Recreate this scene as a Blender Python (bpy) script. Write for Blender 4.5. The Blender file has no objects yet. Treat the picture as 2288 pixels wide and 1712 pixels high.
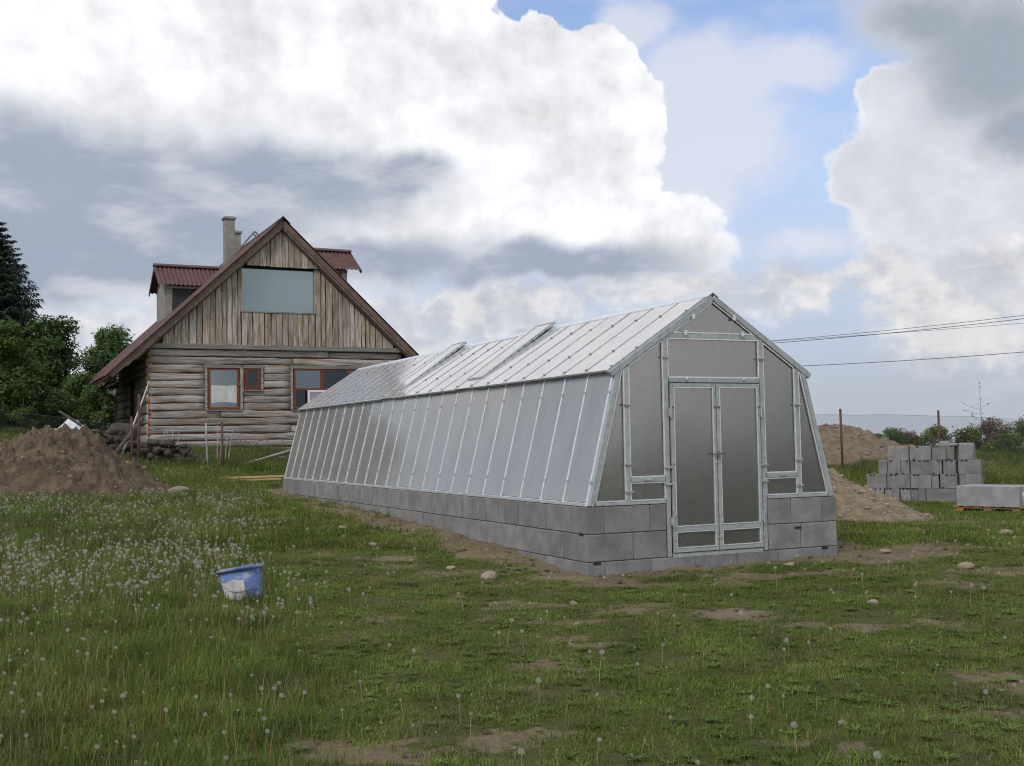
import bpy, math, random
import numpy as np
from mathutils import Vector, Matrix, Euler
random.seed(7); rng = np.random.default_rng(7)
D = bpy.data; scene = bpy.context.scene; COL = scene.collection
R = math.radians

# ------------------------------------------------------------------ camera
EYE = 1.54
cam_d = D.cameras.new('camera'); cam = D.objects.new('camera', cam_d); COL.objects.link(cam)
cam_d.sensor_width = 36; cam_d.lens = 36 * 2537.8 / 2288; cam_d.clip_start = .05; cam_d.clip_end = 9000
PITCH, ROLL = .05148, .01692
cam.matrix_world = Matrix.Translation((0, 0, EYE)) @ Matrix.Rotation(R(90) + PITCH, 4, 'X') @ Matrix.Rotation(-ROLL, 4, 'Z')
scene.camera = cam

# ------------------------------------------------------------------ exposure
scene.view_settings.view_transform = 'Standard'; scene.view_settings.look = 'None'
scene.view_settings.exposure = 0.0; scene.view_settings.gamma = 1.0; scene.view_settings.use_curve_mapping = False
scene.cycles.max_bounces = 8; scene.cycles.transmission_bounces = 6; scene.cycles.transparent_max_bounces = 8
scene.cycles.use_denoising = True; scene.cycles.denoiser = 'OPENIMAGEDENOISE'
scene.cycles.denoising_input_passes = 'RGB_ALBEDO_NORMAL'; scene.cycles.denoising_prefilter = 'FAST'
scene.cycles.filter_width = 1.1
scene.cycles.sample_clamp_indirect = 6

# ------------------------------------------------------------------ sun (behind thin cloud)
SUN_EL, SUN_AZ = R(46), R(-152)      # azimuth from +Y towards +X : from behind the camera, to the left
sd = D.lights.new('sun', 'SUN'); sd.energy = 1.5; sd.angle = R(14); sd.color = (1, .95, .88)
sun = D.objects.new('sun', sd); COL.objects.link(sun)
sdir = Vector((math.sin(SUN_AZ) * math.cos(SUN_EL), math.cos(SUN_AZ) * math.cos(SUN_EL), math.sin(SUN_EL)))
sun.rotation_euler = sdir.to_track_quat('Z', 'Y').to_euler(); sun.location = (-20, -10, 40)

# ------------------------------------------------------------------ node helpers
class G:
    """tiny expression helper over a node tree"""
    def __init__(s, tree): s.t = tree; s.N = tree.nodes; s.L = tree.links
    def link(s, a, sock):
        if isinstance(a, (int, float)): sock.default_value = a
        elif isinstance(a, (tuple, list)):
            v = list(a)
            if len(sock.default_value) == 4 and len(v) == 3: v = v + [1]
            sock.default_value = v
        else: s.L.new(a, sock)
    def m(s, op, a, b=None, c=None, clamp=False):
        n = s.N.new('ShaderNodeMath'); n.operation = op; n.use_clamp = clamp
        for i, x in enumerate((a, b, c)):
            if x is not None: s.link(x, n.inputs[i])
        return n.outputs[0]
    def v(s, op, a, b=None, scale=None):
        n = s.N.new('ShaderNodeVectorMath'); n.operation = op
        s.link(a, n.inputs[0])
        if b is not None: s.link(b, n.inputs[1])
        if scale is not None: s.link(scale, n.inputs['Scale'])
        return n.outputs['Value'] if op in ('LENGTH', 'DOT_PRODUCT', 'DISTANCE') else n.outputs[0]
    def ss(s, x, a, b, o0=0., o1=1.):
        n = s.N.new('ShaderNodeMapRange'); n.interpolation_type = 'SMOOTHSTEP'
        s.link(x, n.inputs[0]); n.inputs[1].default_value = a; n.inputs[2].default_value = b
        n.inputs[3].default_value = o0; n.inputs[4].default_value = o1
        return n.outputs[0]
    def mix(s, f, a, b, mode='MIX'):
        n = s.N.new('ShaderNodeMix'); n.data_type = 'RGBA'; n.blend_type = mode
        s.link(f, n.inputs[0]); s.link(a, n.inputs[6]); s.link(b, n.inputs[7]); return n.outputs[2]
    def noise(s, vec, scale, detail=4, rough=.5, w=None, col=False, dist=0.):
        n = s.N.new('ShaderNodeTexNoise')
        if w is not None: n.noise_dimensions = '4D'; s.link(w, n.inputs['W'])
        if vec is not None: s.link(vec, n.inputs['Vector'])
        n.inputs['Scale'].default_value = scale; n.inputs['Detail'].default_value = detail
        n.inputs['Roughness'].default_value = rough; n.inputs['Distortion'].default_value = dist
        return n.outputs['Color'] if col else n.outputs[0]
    def vor(s, vec, scale, feature='F1', rand=1.):
        n = s.N.new('ShaderNodeTexVoronoi'); n.feature = feature
        s.link(vec, n.inputs['Vector']); n.inputs['Scale'].default_value = scale; n.inputs['Randomness'].default_value = rand
        return n.outputs[0]
    def comb(s, x, y, z):
        n = s.N.new('ShaderNodeCombineXYZ')
        for i, a in enumerate((x, y, z)): s.link(a, n.inputs[i])
        return n.outputs[0]
    def sep(s, v):
        n = s.N.new('ShaderNodeSeparateXYZ'); s.link(v, n.inputs[0]); return n.outputs

# ------------------------------------------------------------------ world: blue sky with built-up cumulus
world = D.worlds.new('World'); scene.world = world; world.use_nodes = True
world.cycles.sampling_method = 'MANUAL'; world.cycles.sample_map_resolution = 1024
def build_sky():
    g = G(world.node_tree); g.N.clear()
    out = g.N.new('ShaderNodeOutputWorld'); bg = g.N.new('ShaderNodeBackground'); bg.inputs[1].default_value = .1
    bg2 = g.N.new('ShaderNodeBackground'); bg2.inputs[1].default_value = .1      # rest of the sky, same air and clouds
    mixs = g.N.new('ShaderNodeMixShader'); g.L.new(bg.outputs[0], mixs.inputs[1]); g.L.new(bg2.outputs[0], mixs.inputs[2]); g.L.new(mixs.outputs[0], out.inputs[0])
    sky = g.N.new('ShaderNodeTexSky'); sky.sky_type = 'NISHITA'; sky.sun_disc = False
    sky.sun_elevation = SUN_EL; sky.sun_rotation = SUN_AZ; sky.dust_density = 1.2; sky.air_density = 1.0
    dirv = g.N.new('ShaderNodeTexCoord').outputs['Generated']
    d = g.v('NORMALIZE', dirv)
    x, y, z = g.sep(d)
    az = g.m('ARCTAN2', x, y); el = g.m('ARCSINE', z)
    P = g.comb(az, el, 0.)
    # slow warp (cloud masses) and fine warp (cauliflower edges)
    w1 = g.v('SUBTRACT', g.noise(d, 8., 2, .5, col=True), (.5, .5, .5))
    w2 = g.v('SUBTRACT', g.noise(d, 34., 3, .62, col=True), (.5, .5, .5))
    Pw = g.v('ADD', g.v('ADD', P, g.v('SCALE', w1, scale=.055)), g.v('SCALE', w2, scale=.030))
    Ps = g.v('ADD', P, g.v('SCALE', w1, scale=.075))
    Ps = g.v('ADD', Ps, g.v('SCALE', w2, scale=.02))
    bn = g.noise(d, 27., 3, .55)
    puff = g.m('SUBTRACT', .30, g.m('MULTIPLY', g.m('ABSOLUTE', g.m('SUBTRACT', bn, .5)), 2.6))
    n1 = g.m('SUBTRACT', g.noise(d, 14., 5, .6), .5)
    n1s = g.m('SUBTRACT', g.noise(g.v('ADD', d, (.009, 0., .014)), 14., 4, .6), .5)
    lit = g.m('SUBTRACT', n1, n1s)                          # brighter where the cloud thins towards the sun
    def blobs(lst, pv):
        r = None
        for (a, e, ra, re) in lst:
            q = g.v('MULTIPLY', g.v('SUBTRACT', pv, (a, e, 0)), (1 / ra, 1 / re, 0))
            f = g.m('SUBTRACT', 1., g.v('LENGTH', q))
            if r is None: r = f
            else: r = g.m('SMOOTH_MAX', r, f, .18)
        return r
    CUM = [(-0.345, 0.333, 0.221, 0.091), (-0.132, 0.330, 0.13, 0.118), (-0.041, 0.323, 0.062, 0.051), (0.023, 0.319, 0.043, 0.045), (0.079, 0.304, 0.043, 0.049), (0.102, 0.264, 0.036, 0.047), (0.041, 0.221, 0.094, 0.071), (0.135, 0.179, 0.055, 0.037), (0.185, 0.158, 0.028, 0.017), (-0.074, 0.218, 0.15, 0.075), (-0.322, 0.23, 0.221, 0.091), (-0.339, 0.175, 0.221, 0.059), (-0.192, 0.168, 0.158, 0.043), (0.044, 0.159, 0.138, 0.024)]
    DARK = [(-0.36, 0.222, 0.21, 0.055), (-0.203, 0.226, 0.15, 0.036), (-0.094, 0.237, 0.055, 0.025), (-0.41, 0.165, 0.20, 0.05), (-0.256, 0.158, 0.20, 0.034), (-0.32, 0.19, 0.20, 0.05), (0.04, 0.151, 0.15, 0.022), (-0.126, 0.165, 0.12, 0.028), (-0.44, 0.19, 0.16, 0.07), (-0.30, 0.165, 0.22, 0.045)]
    LOW = [(-0.099, 0.106, 0.055, 0.028), (-0.024, 0.113, 0.079, 0.028), (-0.374, 0.093, 0.08, 0.028), (-0.25, 0.10, 0.09, 0.028), (0.252, 0.122, 0.043, 0.02), (0.31, 0.125, 0.032, 0.022), (0.349, 0.104, 0.051, 0.024), (0.134, 0.129, 0.102, 0.02), (0.398, 0.127, 0.047, 0.024), (0.379, 0.077, 0.067, 0.024)]
    VEIL = [(0.185, 0.297, 0.085, 0.05), (0.202, 0.248, 0.063, 0.04), (0.153, 0.262, 0.06, 0.07), (0.253, 0.302, 0.062, 0.027), (0.116, 0.352, 0.04, 0.03), (0.167, 0.216, 0.052, 0.04), (0.257, 0.158, 0.038, 0.018)]
    BANK = [(0.39, 0.199, 0.102, 0.071), (0.353, 0.239, 0.047, 0.043), (0.333, 0.273, 0.028, 0.028), (0.302, 0.214, 0.032, 0.028), (0.398, 0.137, 0.102, 0.043)]
    GREY = [(0.414, 0.304, 0.083, 0.071), (0.364, 0.335, 0.075, 0.035), (0.432, 0.247, 0.043, 0.035)]
    strat = g.noise(g.v('MULTIPLY', d, (1, 1, 2.8)), 12., 4, .57)
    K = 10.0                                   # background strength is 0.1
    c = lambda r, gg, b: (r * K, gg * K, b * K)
    col = g.v('MULTIPLY', sky.outputs[0], (2.0, 1.85, 1.92))
    # milky air towards the horizon
    col = g.mix(g.ss(el, .36, .10, 0., .92), col, c(.50, .59, .75))
    col = g.mix(g.ss(el, .13, .0, 0., .95), col, c(.465, .505, .565))
    # generic broken cloud over the rest of the sky
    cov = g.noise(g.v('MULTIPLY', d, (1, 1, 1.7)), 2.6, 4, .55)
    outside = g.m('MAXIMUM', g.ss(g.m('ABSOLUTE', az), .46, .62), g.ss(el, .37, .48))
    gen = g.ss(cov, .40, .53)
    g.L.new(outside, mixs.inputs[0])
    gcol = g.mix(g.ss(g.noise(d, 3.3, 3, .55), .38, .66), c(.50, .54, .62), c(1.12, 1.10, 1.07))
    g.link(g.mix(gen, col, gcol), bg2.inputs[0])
    # thin high veil
    veil = g.m('MULTIPLY', g.ss(g.m('ADD', blobs(VEIL, Ps), g.m('MULTIPLY', n1, 1.3)), -.3, .6), .82)
    col = g.mix(g.ss(strat, .45, .8, 0., .35), col, c(.72, .755, .85))
    col = g.mix(veil, col, c(.74, .765, .85))
    # pale bank on the right
    fb = g.m('ADD', blobs(BANK, Pw), g.m('ADD', g.m('MULTIPLY', n1, .5), g.m('MULTIPLY', puff, .35)))
    bcol = g.mix(g.ss(fb, .0, .3), c(.84, .84, .87), c(.70, .715, .785))
    bcol = g.mix(g.ss(strat, .52, .7, 0., .55), bcol, c(.80, .80, .84))
    bcol = g.v('SCALE', bcol, scale=g.m('ADD', 1., g.m('MULTIPLY', lit, .5)))
    col = g.mix(g.ss(fb, -.10, .14), col, bcol)
    # low cream clouds over the horizon
    fl = g.m('ADD', blobs(LOW, Pw), g.m('ADD', g.m('MULTIPLY', n1, 1.1), g.m('MULTIPLY', puff, .55)))
    lsh = g.ss(g.m('ADD', strat, g.m('MULTIPLY', puff, .35)), .42, .68)
    lcol = g.mix(lsh, c(.58, .605, .66), c(.82, .80, .79))
    lcol = g.v('SCALE', lcol, scale=g.m('ADD', 1., g.m('MULTIPLY', lit, .8)))
    col = g.mix(g.m('MULTIPLY', g.ss(fl, -.35, .45), .85), col, lcol)
    # the big cumulus
    fc0 = blobs(CUM, Pw)
    fc = g.m('ADD', fc0, g.m('ADD', g.m('MULTIPLY', n1, .28), g.m('MULTIPLY', puff, .30)))
    shd = g.ss(g.noise(d, 7., 3, .5), .38, .60, .90, 1.04)                  # soft grey folds inside the cloud
    bright = g.m('ADD', g.m('ADD', shd, g.m('MULTIPLY', lit, .75)), g.m('MULTIPLY', n1, .18))
    ccol = g.v('SCALE', c(.97, .975, 1.0), scale=bright)
    dk = g.m('MULTIPLY', g.ss(g.m('ADD', blobs(DARK, Ps), g.m('MULTIPLY', n1, .7)), -.42, .62), .95)
    dcol = g.mix(g.ss(strat, .46, .72), c(.335, .395, .50), c(.56, .59, .665))
    ccol = g.mix(dk, ccol, dcol)
    soft = g.ss(el, .14, .26)                   # crisp tops, dissolving base
    mc = g.m('ADD', g.m('MULTIPLY', g.ss(fc, -.03, .06), soft), g.m('MULTIPLY', g.ss(fc, -.25, .4), g.m('SUBTRACT', 1., soft)))
    col = g.mix(mc, col, ccol)
    # nearer grey cloud, top right
    fg = g.m('ADD', blobs(GREY, Ps), g.m('MULTIPLY', n1, .7))
    gcl = g.mix(g.ss(fg, .0, .7), c(.60, .63, .70), c(.37, .42, .495))
    col = g.mix(g.ss(fg, -.22, .32), col, gcl)
    g.L.new(col, bg.inputs[0])
build_sky()

# ------------------------------------------------------------------ materials
def pm(name, c1, c2=None, scale=8., stretch=(1, 1, 1), rough=.8, bump=0., bscale=None, c3=None, s3=40., a3=.5, rand=0., metal=0., spec=.4, detail=5, coord='Object', lo=.35, hi=.65, coat=0., transl=0.):
    m = D.materials.new(name); m.use_nodes = True; g = G(m.node_tree); b = g.N['Principled BSDF']
    b.inputs['Roughness'].default_value = rough; b.inputs['Metallic'].default_value = metal
    b.inputs['Specular IOR Level'].default_value = spec
    co = g.N.new('ShaderNodeTexCoord').outputs[coord] if coord != 'World' else g.N.new('ShaderNodeNewGeometry').outputs['Position']
    vec = g.v('MULTIPLY', co, stretch)
    rnd = g.N.new('ShaderNodeObjectInfo').outputs['Random']
    w = g.m('MULTIPLY', rnd, 37.)
    col = c1
    if c2 is not None:
        n = g.noise(vec, scale, detail, .6, w=w)
        col = g.mix(g.ss(n, lo, hi), c1, c2)
    if c3 is not None:
        n3 = g.noise(vec, s3, 4, .6, w=g.m('ADD', w, 11.))
        col = g.mix(g.m('MULTIPLY', g.ss(n3, .5, .68), a3), col, c3)
    if rand:
        hs = g.N.new('ShaderNodeHueSaturation'); g.link(col, hs.inputs['Color'])
        g.link(g.m('ADD', 1 - rand, g.m('MULTIPLY', rnd, 2 * rand)), hs.inputs['Value'])
        r2 = g.m('FRACT', g.m('MULTIPLY', rnd, 17.3))
        g.link(g.m('ADD', 1 - rand, g.m('MULTIPLY', r2, 2 * rand)), hs.inputs['Saturation'])
        col = hs.outputs[0]
    g.link(col, b.inputs['Base Color'])
    if bump:
        bn = g.N.new('ShaderNodeBump'); bn.inputs['Strength'].default_value = 1.; bn.inputs['Distance'].default_value = bump
        g.link(g.noise(vec, bscale or scale * 2, 5, .65, w=w), bn.inputs['Height']); g.L.new(bn.outputs[0], b.inputs['Normal'])
    if transl:
        tr = g.N.new('ShaderNodeBsdfTranslucent'); g.link(col, tr.inputs[0])
        mx = g.N.new('ShaderNodeMixShader'); mx.inputs[0].default_value = transl
        g.L.new(b.outputs[0], mx.inputs[1]); g.L.new(tr.outputs[0], mx.inputs[2])
        g.L.new(mx.outputs[0], g.N['Material Output'].inputs[0])
    return m

M = {}
M['block'] = pm('concrete_block_grey', (.185, .185, .18), (.265, .265, .258), 4., rough=.95, bump=.008, bscale=70, c3=(.10, .10, .10), s3=48, a3=.38, rand=.12, detail=8)
M['mortar'] = pm('mortar_dark', (.10, .098, .095), (.17, .165, .16), 20., rough=.95)
M['smear'] = pm('pale_mortar_smear', (.33, .33, .32), (.24, .24, .23), 20., rough=.95)
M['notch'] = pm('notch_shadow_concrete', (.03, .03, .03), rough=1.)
M['slab'] = pm('slab_concrete', (.25, .255, .255), (.34, .34, .335), 4., rough=.85, bump=.002, bscale=80, rand=.06)
M['paleslab'] = pm('pale_slab', (.42, .43, .42), (.52, .52, .5), 5., rough=.8)
M['galv'] = pm('galvanised_steel', (.31, .34, .34), (.41, .44, .435), 14., rough=.42, metal=.2, spec=.5, c3=(.50, .53, .53), s3=55, a3=.35, rand=.06)
M['bead'] = pm('bright_aluminium_bead', (.62, .65, .66), (.74, .76, .77), 20., rough=.32, metal=.35)
M['clip'] = pm('dark_steel_clip', (.14, .145, .15), (.22, .225, .23), 20., rough=.5, metal=.4)
M['bar'] = pm('glazing_bar_aluminium', (.60, .66, .72), (.74, .78, .82), 12., rough=.35, metal=.45)
M['rust'] = pm('rusty_tube', (.07, .032, .025), (.13, .065, .045), 30., rough=.8, bump=.001)
M['rubber'] = pm('dark_rubber', (.02, .02, .02), rough=.7)

def polycarbonate(name, trans=.55, gl=.9, tint=(.80, .82, .85), rr=.38, diff=(.62, .64, .68), gr=.14, ior=1.6, df=.32):
    m = D.materials.new(name); m.use_nodes = True; g = G(m.node_tree); g.N.clear()
    out = g.N.new('ShaderNodeOutputMaterial')
    co = g.N.new('ShaderNodeTexCoord').outputs['Object']
    rnd = g.N.new('ShaderNodeObjectInfo').outputs['Random']
    dirt = g.noise(g.v('MULTIPLY', co, (3, 3, 1)), 1.3, 5, .6, w=g.m('MULTIPLY', rnd, 23.))
    refr = g.N.new('ShaderNodeBsdfRefraction'); refr.inputs['Color'].default_value = (*tint, 1); refr.inputs['Roughness'].default_value = rr; refr.inputs['IOR'].default_value = 1.03
    trl = g.N.new('ShaderNodeBsdfTranslucent'); trl.inputs[0].default_value = (*diff, 1)
    dif = g.N.new('ShaderNodeBsdfDiffuse'); g.link(g.mix(g.ss(dirt, .4, .75), (*diff, 1), (diff[0] * .8, diff[1] * .79, diff[2] * .76, 1)), dif.inputs[0])
    m1 = g.N.new('ShaderNodeMixShader'); m1.inputs[0].default_value = df; g.L.new(trl.outputs[0], m1.inputs[1]); g.L.new(dif.outputs[0], m1.inputs[2])
    m2 = g.N.new('ShaderNodeMixShader'); m2.inputs[0].default_value = trans; g.L.new(m1.outputs[0], m2.inputs[1]); g.L.new(refr.outputs[0], m2.inputs[2])
    glo = g.N.new('ShaderNodeBsdfGlossy'); glo.inputs['Roughness'].default_value = gr; glo.inputs[0].default_value = (.97, .955, .93, 1)
    bump = g.N.new('ShaderNodeBump'); bump.inputs['Distance'].default_value = .004; bump.inputs['Strength'].default_value = .5
    g.link(g.noise(g.v('MULTIPLY', co, (1, 1, .7)), 2.2, 2, .5, w=g.m('MULTIPLY', rnd, 9.)), bump.inputs['Height'])
    g.L.new(bump.outputs[0], glo.inputs['Normal'])
    fr = g.N.new('ShaderNodeFresnel'); fr.inputs[0].default_value = ior; g.L.new(bump.outputs[0], fr.inputs[1])
    f = g.m('ADD', g.m('MULTIPLY', fr.outputs[0], gl), .05, clamp=True)
    m3 = g.N.new('ShaderNodeMixShader'); g.L.new(f, m3.inputs[0]); g.L.new(m2.outputs[0], m3.inputs[1]); g.L.new(glo.outputs[0], m3.inputs[2])
    g.L.new(m3.outputs[0], out.inputs[0]); return m
M['pc'] = polycarbonate('polycarbonate_wall', .22, .9, (.88, .88, .87), .38, (.70, .69, .67), .11, 1.8, .46)
M['pcg'] = polycarbonate('polycarbonate_gable', .76, .95, (.92, .945, .985), .13, (.70, .71, .74), .16, 2.3, .3)
M['pcr'] = polycarbonate('polycarbonate_roof', .18, 1.0, (.9, .91, .94), .4, (.93, .93, .95), .09, 2.4, .6)  # pale diffuse colour stands in for bright sky reflected off the roof
M['roofbar'] = pm('roof_bar_steel', (.30, .33, .37), (.42, .45, .48), 12., rough=.4, metal=.3)

M['log'] = pm('weathered_log', (.15, .125, .10), (.40, .375, .345), 3.4, (.45, 4, 6), rough=.9, bump=.014, bscale=8, c3=(.26, .15, .075), s3=1.7, a3=.75, rand=.24, lo=.3, hi=.62, detail=7)
M['sidelog'] = pm('grey_side_log', (.26, .25, .23), (.42, .41, .385), 3.2, (4, .35, 5), rough=.95, bump=.012, bscale=8, c3=(.17, .13, .06), s3=2, a3=.4, rand=.16)
M['board'] = pm('weathered_board', (.23, .175, .125), (.46, .42, .365), 3.0, (6, 6, .6), rough=.9, bump=.004, bscale=10, c3=(.32, .19, .09), s3=1.8, a3=.5, rand=.2)
M['backing'] = pm('brown_backing_boards', (.17, .075, .032), (.10, .05, .03), 6., rough=.95)
M['beam'] = pm('grey_beam', (.16, .148, .134), (.25, .235, .215), 4., (.4, 3, 6), rough=.9, bump=.003)
M['fascia'] = pm('brown_fascia', (.125, .082, .06), (.175, .122, .092), 4., (1, 1, 1), rough=.8)
M['redroof'] = pm('red_brown_corrugated_sheet', (.078, .035, .031), (.115, .056, .05), 2.5, rough=.62, c3=(.17, .10, .088), s3=20, a3=.35)
M['ridgecap'] = pm('dark_ridge_cap', (.03, .022, .022), (.05, .04, .04), 6., rough=.7)
M['plaster'] = pm('grey_render', (.235, .23, .21), (.31, .30, .275), 5., rough=.95, bump=.006, bscale=40)
M['darkpanel'] = pm('dark_dormer_cladding', (.028, .03, .032), (.045, .047, .05), 5., rough=.8)
M['redwood'] = pm('reddish_window_frame', (.14, .036, .013), (.21, .058, .02), 6., (1, 1, 4), rough=.5, rand=.1)
M['whitepvc'] = pm('white_frame', (.75, .76, .78), rough=.45)
M['foam'] = pm('orange_mounting_foam', (.50, .17, .03), (.35, .10, .02), 12., rough=.9)
M['curtain'] = pm('pale_curtain', (.50, .52, .48), (.60, .62, .58), 6., rough=.95, bump=.01, bscale=5)
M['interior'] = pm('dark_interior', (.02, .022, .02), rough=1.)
def glass(name, base, gl, rough=.03, tint=(.82, .93, 1)):
    m = D.materials.new(name); m.use_nodes = True; g = G(m.node_tree); g.N.clear()
    out = g.N.new('ShaderNodeOutputMaterial')
    dif = g.N.new('ShaderNodeBsdfDiffuse'); dif.inputs[0].default_value = (*base, 1)
    glo = g.N.new('ShaderNodeBsdfGlossy'); glo.inputs['Roughness'].default_value = rough; glo.inputs[0].default_value = (*tint, 1)
    fr = g.N.new('ShaderNodeFresnel'); fr.inputs[0].default_value = 1.5
    f = g.m('ADD', fr.outputs[0], gl, clamp=True)
    m3 = g.N.new('ShaderNodeMixShader'); g.L.new(f, m3.inputs[0]); g.L.new(dif.outputs[0], m3.inputs[1]); g.L.new(glo.outputs[0], m3.inputs[2])
    g.L.new(m3.outputs[0], out.inputs[0]); return m
M['glass'] = glass('window_glass', (.02, .024, .026), .15)
M['darkglass'] = glass('dim_window_glass', (.012, .014, .013), .02)
M['bigglass'] = glass('large_pane_film', (.045, .08, .088), .17, .05, (.74, .91, .97))
M['bluemet'] = pm('scuffed_blue_plastic', (.075, .135, .30), (.105, .18, .37), 6., rough=.6, c3=(.36, .38, .42), s3=7, a3=.9)
M['rimgrey'] = pm('dusty_bucket_rim', (.06, .12, .36), (.36, .36, .38), 6., rough=.7)
M['paper'] = pm('white_paper_label', (.60, .60, .58), (.42, .41, .40), 9., rough=.8)
M['wire'] = pm('bucket_wire', (.35, .34, .33), rough=.4, metal=.6)
M['soil'] = pm('brown_soil', (.080, .058, .036), (.15, .113, .072), 3.5, rough=1., bump=.05, bscale=10, c3=(.04, .03, .02), s3=6, a3=.6, detail=8)
M['subsoil'] = pm('stony_subsoil', (.165, .125, .08), (.27, .215, .142), 4., rough=1., bump=.045, bscale=12, c3=(.11, .08, .05), s3=9, a3=.6, detail=8)
M['stone'] = pm('field_stone', (.22, .18, .125), (.35, .295, .22), 5., rough=.95, bump=.006, rand=.12)
M['bark'] = pm('grey_bark', (.06, .05, .042), (.12, .10, .085), 8., (2, 2, .6), rough=.95, bump=.01)
M['firewood'] = pm('dark_firewood', (.045, .036, .03), (.10, .082, .066), 6., rough=.95, bump=.006, rand=.3)
M['cutwood'] = pm('cut_wood_end', (.10, .075, .05), (.06, .046, .034), 10., rough=.9)
M['newwood'] = pm('fresh_yellow_timber', (.44, .30, .12), (.52, .38, .18), 5., (.5, 5, 5), rough=.7)
M['palewood'] = pm('pale_stripped_pole', (.36, .335, .29), (.46, .44, .39), 5., rough=.85)
M['pallet'] = pm('pallet_wood', (.30, .135, .05), (.38, .20, .085), 6., rough=.85, rand=.15)
M['whitetube'] = pm('whitish_metal_tube', (.30, .30, .29), (.40, .40, .385), 6., rough=.5)
M['tarp'] = pm('white_plastic_sheet', (.52, .53, .56), (.66, .66, .68), 4., rough=.6, bump=.02, bscale=4)
M['pipe'] = pm('grey_plastic_pipe', (.30, .32, .33), (.34, .36, .37), 4., rough=.5)
M['cable'] = pm('black_cable', (.10, .11, .125), rough=.6)
M['meshwire'] = pm('galvanised_fence_wire', (.10, .11, .115), rough=.5, metal=.2)
def leafmat(name, c1, c2, tr=.25, rough=.55, sc=1.2):
    m = D.materials.new(name); m.use_nodes = True; g = G(m.node_tree); b = g.N['Principled BSDF']
    geo = g.N.new('ShaderNodeNewGeometry')
    n = g.noise(geo.outputs['Position'], sc, 3, .6)
    r = geo.outputs['Random Per Island']
    f = g.m('ADD', g.m('MULTIPLY', g.ss(n, .32, .68), .6), g.m('MULTIPLY', r, .4))
    col = g.mix(f, c1, c2)
    g.link(col, b.inputs['Base Color']); b.inputs['Roughness'].default_value = rough; b.inputs['Specular IOR Level'].default_value = .25
    t = g.N.new('ShaderNodeBsdfTranslucent'); g.link(col, t.inputs[0])
    mx = g.N.new('ShaderNodeMixShader'); mx.inputs[0].default_value = tr
    g.L.new(b.outputs[0], mx.inputs[1]); g.L.new(t.outputs[0], mx.inputs[2]); g.L.new(mx.outputs[0], g.N['Material Output'].inputs[0])
    return m
M['leaf_dark'] = leafmat('dark_tree_leaves', (.032, .062, .016), (.085, .145, .034))
M['leaf_mid'] = leafmat('mid_green_leaves', (.045, .088, .02), (.11, .18, .042))
M['leaf_lime'] = leafmat('light_green_leaves', (.045, .085, .015), (.11, .165, .032))
M['needle'] = leafmat('spruce_needles', (.010, .020, .012), (.032, .055, .028), .1)
M['yellowflower'] = leafmat('yellow_blossom', (.32, .27, .015), (.45, .40, .03), .2)
M['whiteflower'] = leafmat('white_blossom', (.45, .47, .42), (.62, .62, .58), .2)
M['drytwig'] = leafmat('reddish_dry_growth', (.10, .065, .045), (.18, .12, .085), .1)
M['redflower'] = pm('red_petals', (.30, .025, .02), rough=.6)

def grassmat(name, base, tip, dry, dryamt):
    m = D.materials.new(name); m.use_nodes = True; g = G(m.node_tree); b = g.N['Principled BSDF']
    geo = g.N.new('ShaderNodeNewGeometry'); oi = g.N.new('ShaderNodeObjectInfo')
    big = g.noise(oi.outputs['Location'], .55, 4, .6)
    r = oi.outputs['Random']; ri = geo.outputs['Random Per Island']
    col = g.mix(g.m('ADD', g.m('MULTIPLY', ri, .55), g.m('MULTIPLY', r, .45)), base, tip)
    col = g.mix(g.m('MULTIPLY', g.ss(g.m('ADD', big, g.m('MULTIPLY', g.m('SUBTRACT', ri, .5), .35)), .45, .75), dryamt), col, dry)
    col = g.mix(g.ss(g.m('FRACT', g.m('MULTIPLY', ri, 7.7)), .84, .88, 0., .75), col, (.27, .24, .12))
    hs = g.N.new('ShaderNodeHueSaturation'); g.link(col, hs.inputs['Color'])
    g.link(g.ss(g.noise(oi.outputs['Location'], 1.7, 3, .6), .3, .7, .6, 1.3), hs.inputs['Value'])
    col = hs.outputs[0]
    g.link(col, b.inputs['Base Color']); b.inputs['Roughness'].default_value = .6; b.inputs['Specular IOR Level'].default_value = .2
    t = g.N.new('ShaderNodeBsdfTranslucent'); g.link(col, t.inputs[0])
    mx = g.N.new('ShaderNodeMixShader'); mx.inputs[0].default_value = .3
    g.L.new(b.outputs[0], mx.inputs[1]); g.L.new(t.outputs[0], mx.inputs[2]); g.L.new(mx.outputs[0], g.N['Material Output'].inputs[0])
    return m
M['grass'] = grassmat('lawn_grass', (.078, .12, .017), (.175, .25, .038), (.24, .23, .08), .45)
M['meadow'] = grassmat('meadow_grass', (.074, .115, .018), (.17, .235, .042), (.26, .23, .09), .5)
M['weed'] = grassmat('broad_leaf_weeds', (.075, .13, .022), (.16, .24, .045), (.16, .17, .07), .3)
M['straw'] = pm('dry_stalk', (.26, .22, .10), (.19, .20, .08), 3., rough=.8, transl=.2)
M['sorrel'] = pm('reddish_sorrel_stalk', (.17, .09, .045), (.20, .13, .06), 3., rough=.8, transl=.2)
M['stalk'] = pm('dandelion_stalk', (.24, .26, .10), (.32, .25, .13), 3., rough=.7)
M['puff'] = pm('dandelion_fluff', (.66, .66, .64), rough=.9, transl=.45)
M['puffcore'] = pm('dandelion_core', (.16, .14, .09), rough=.9)

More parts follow.
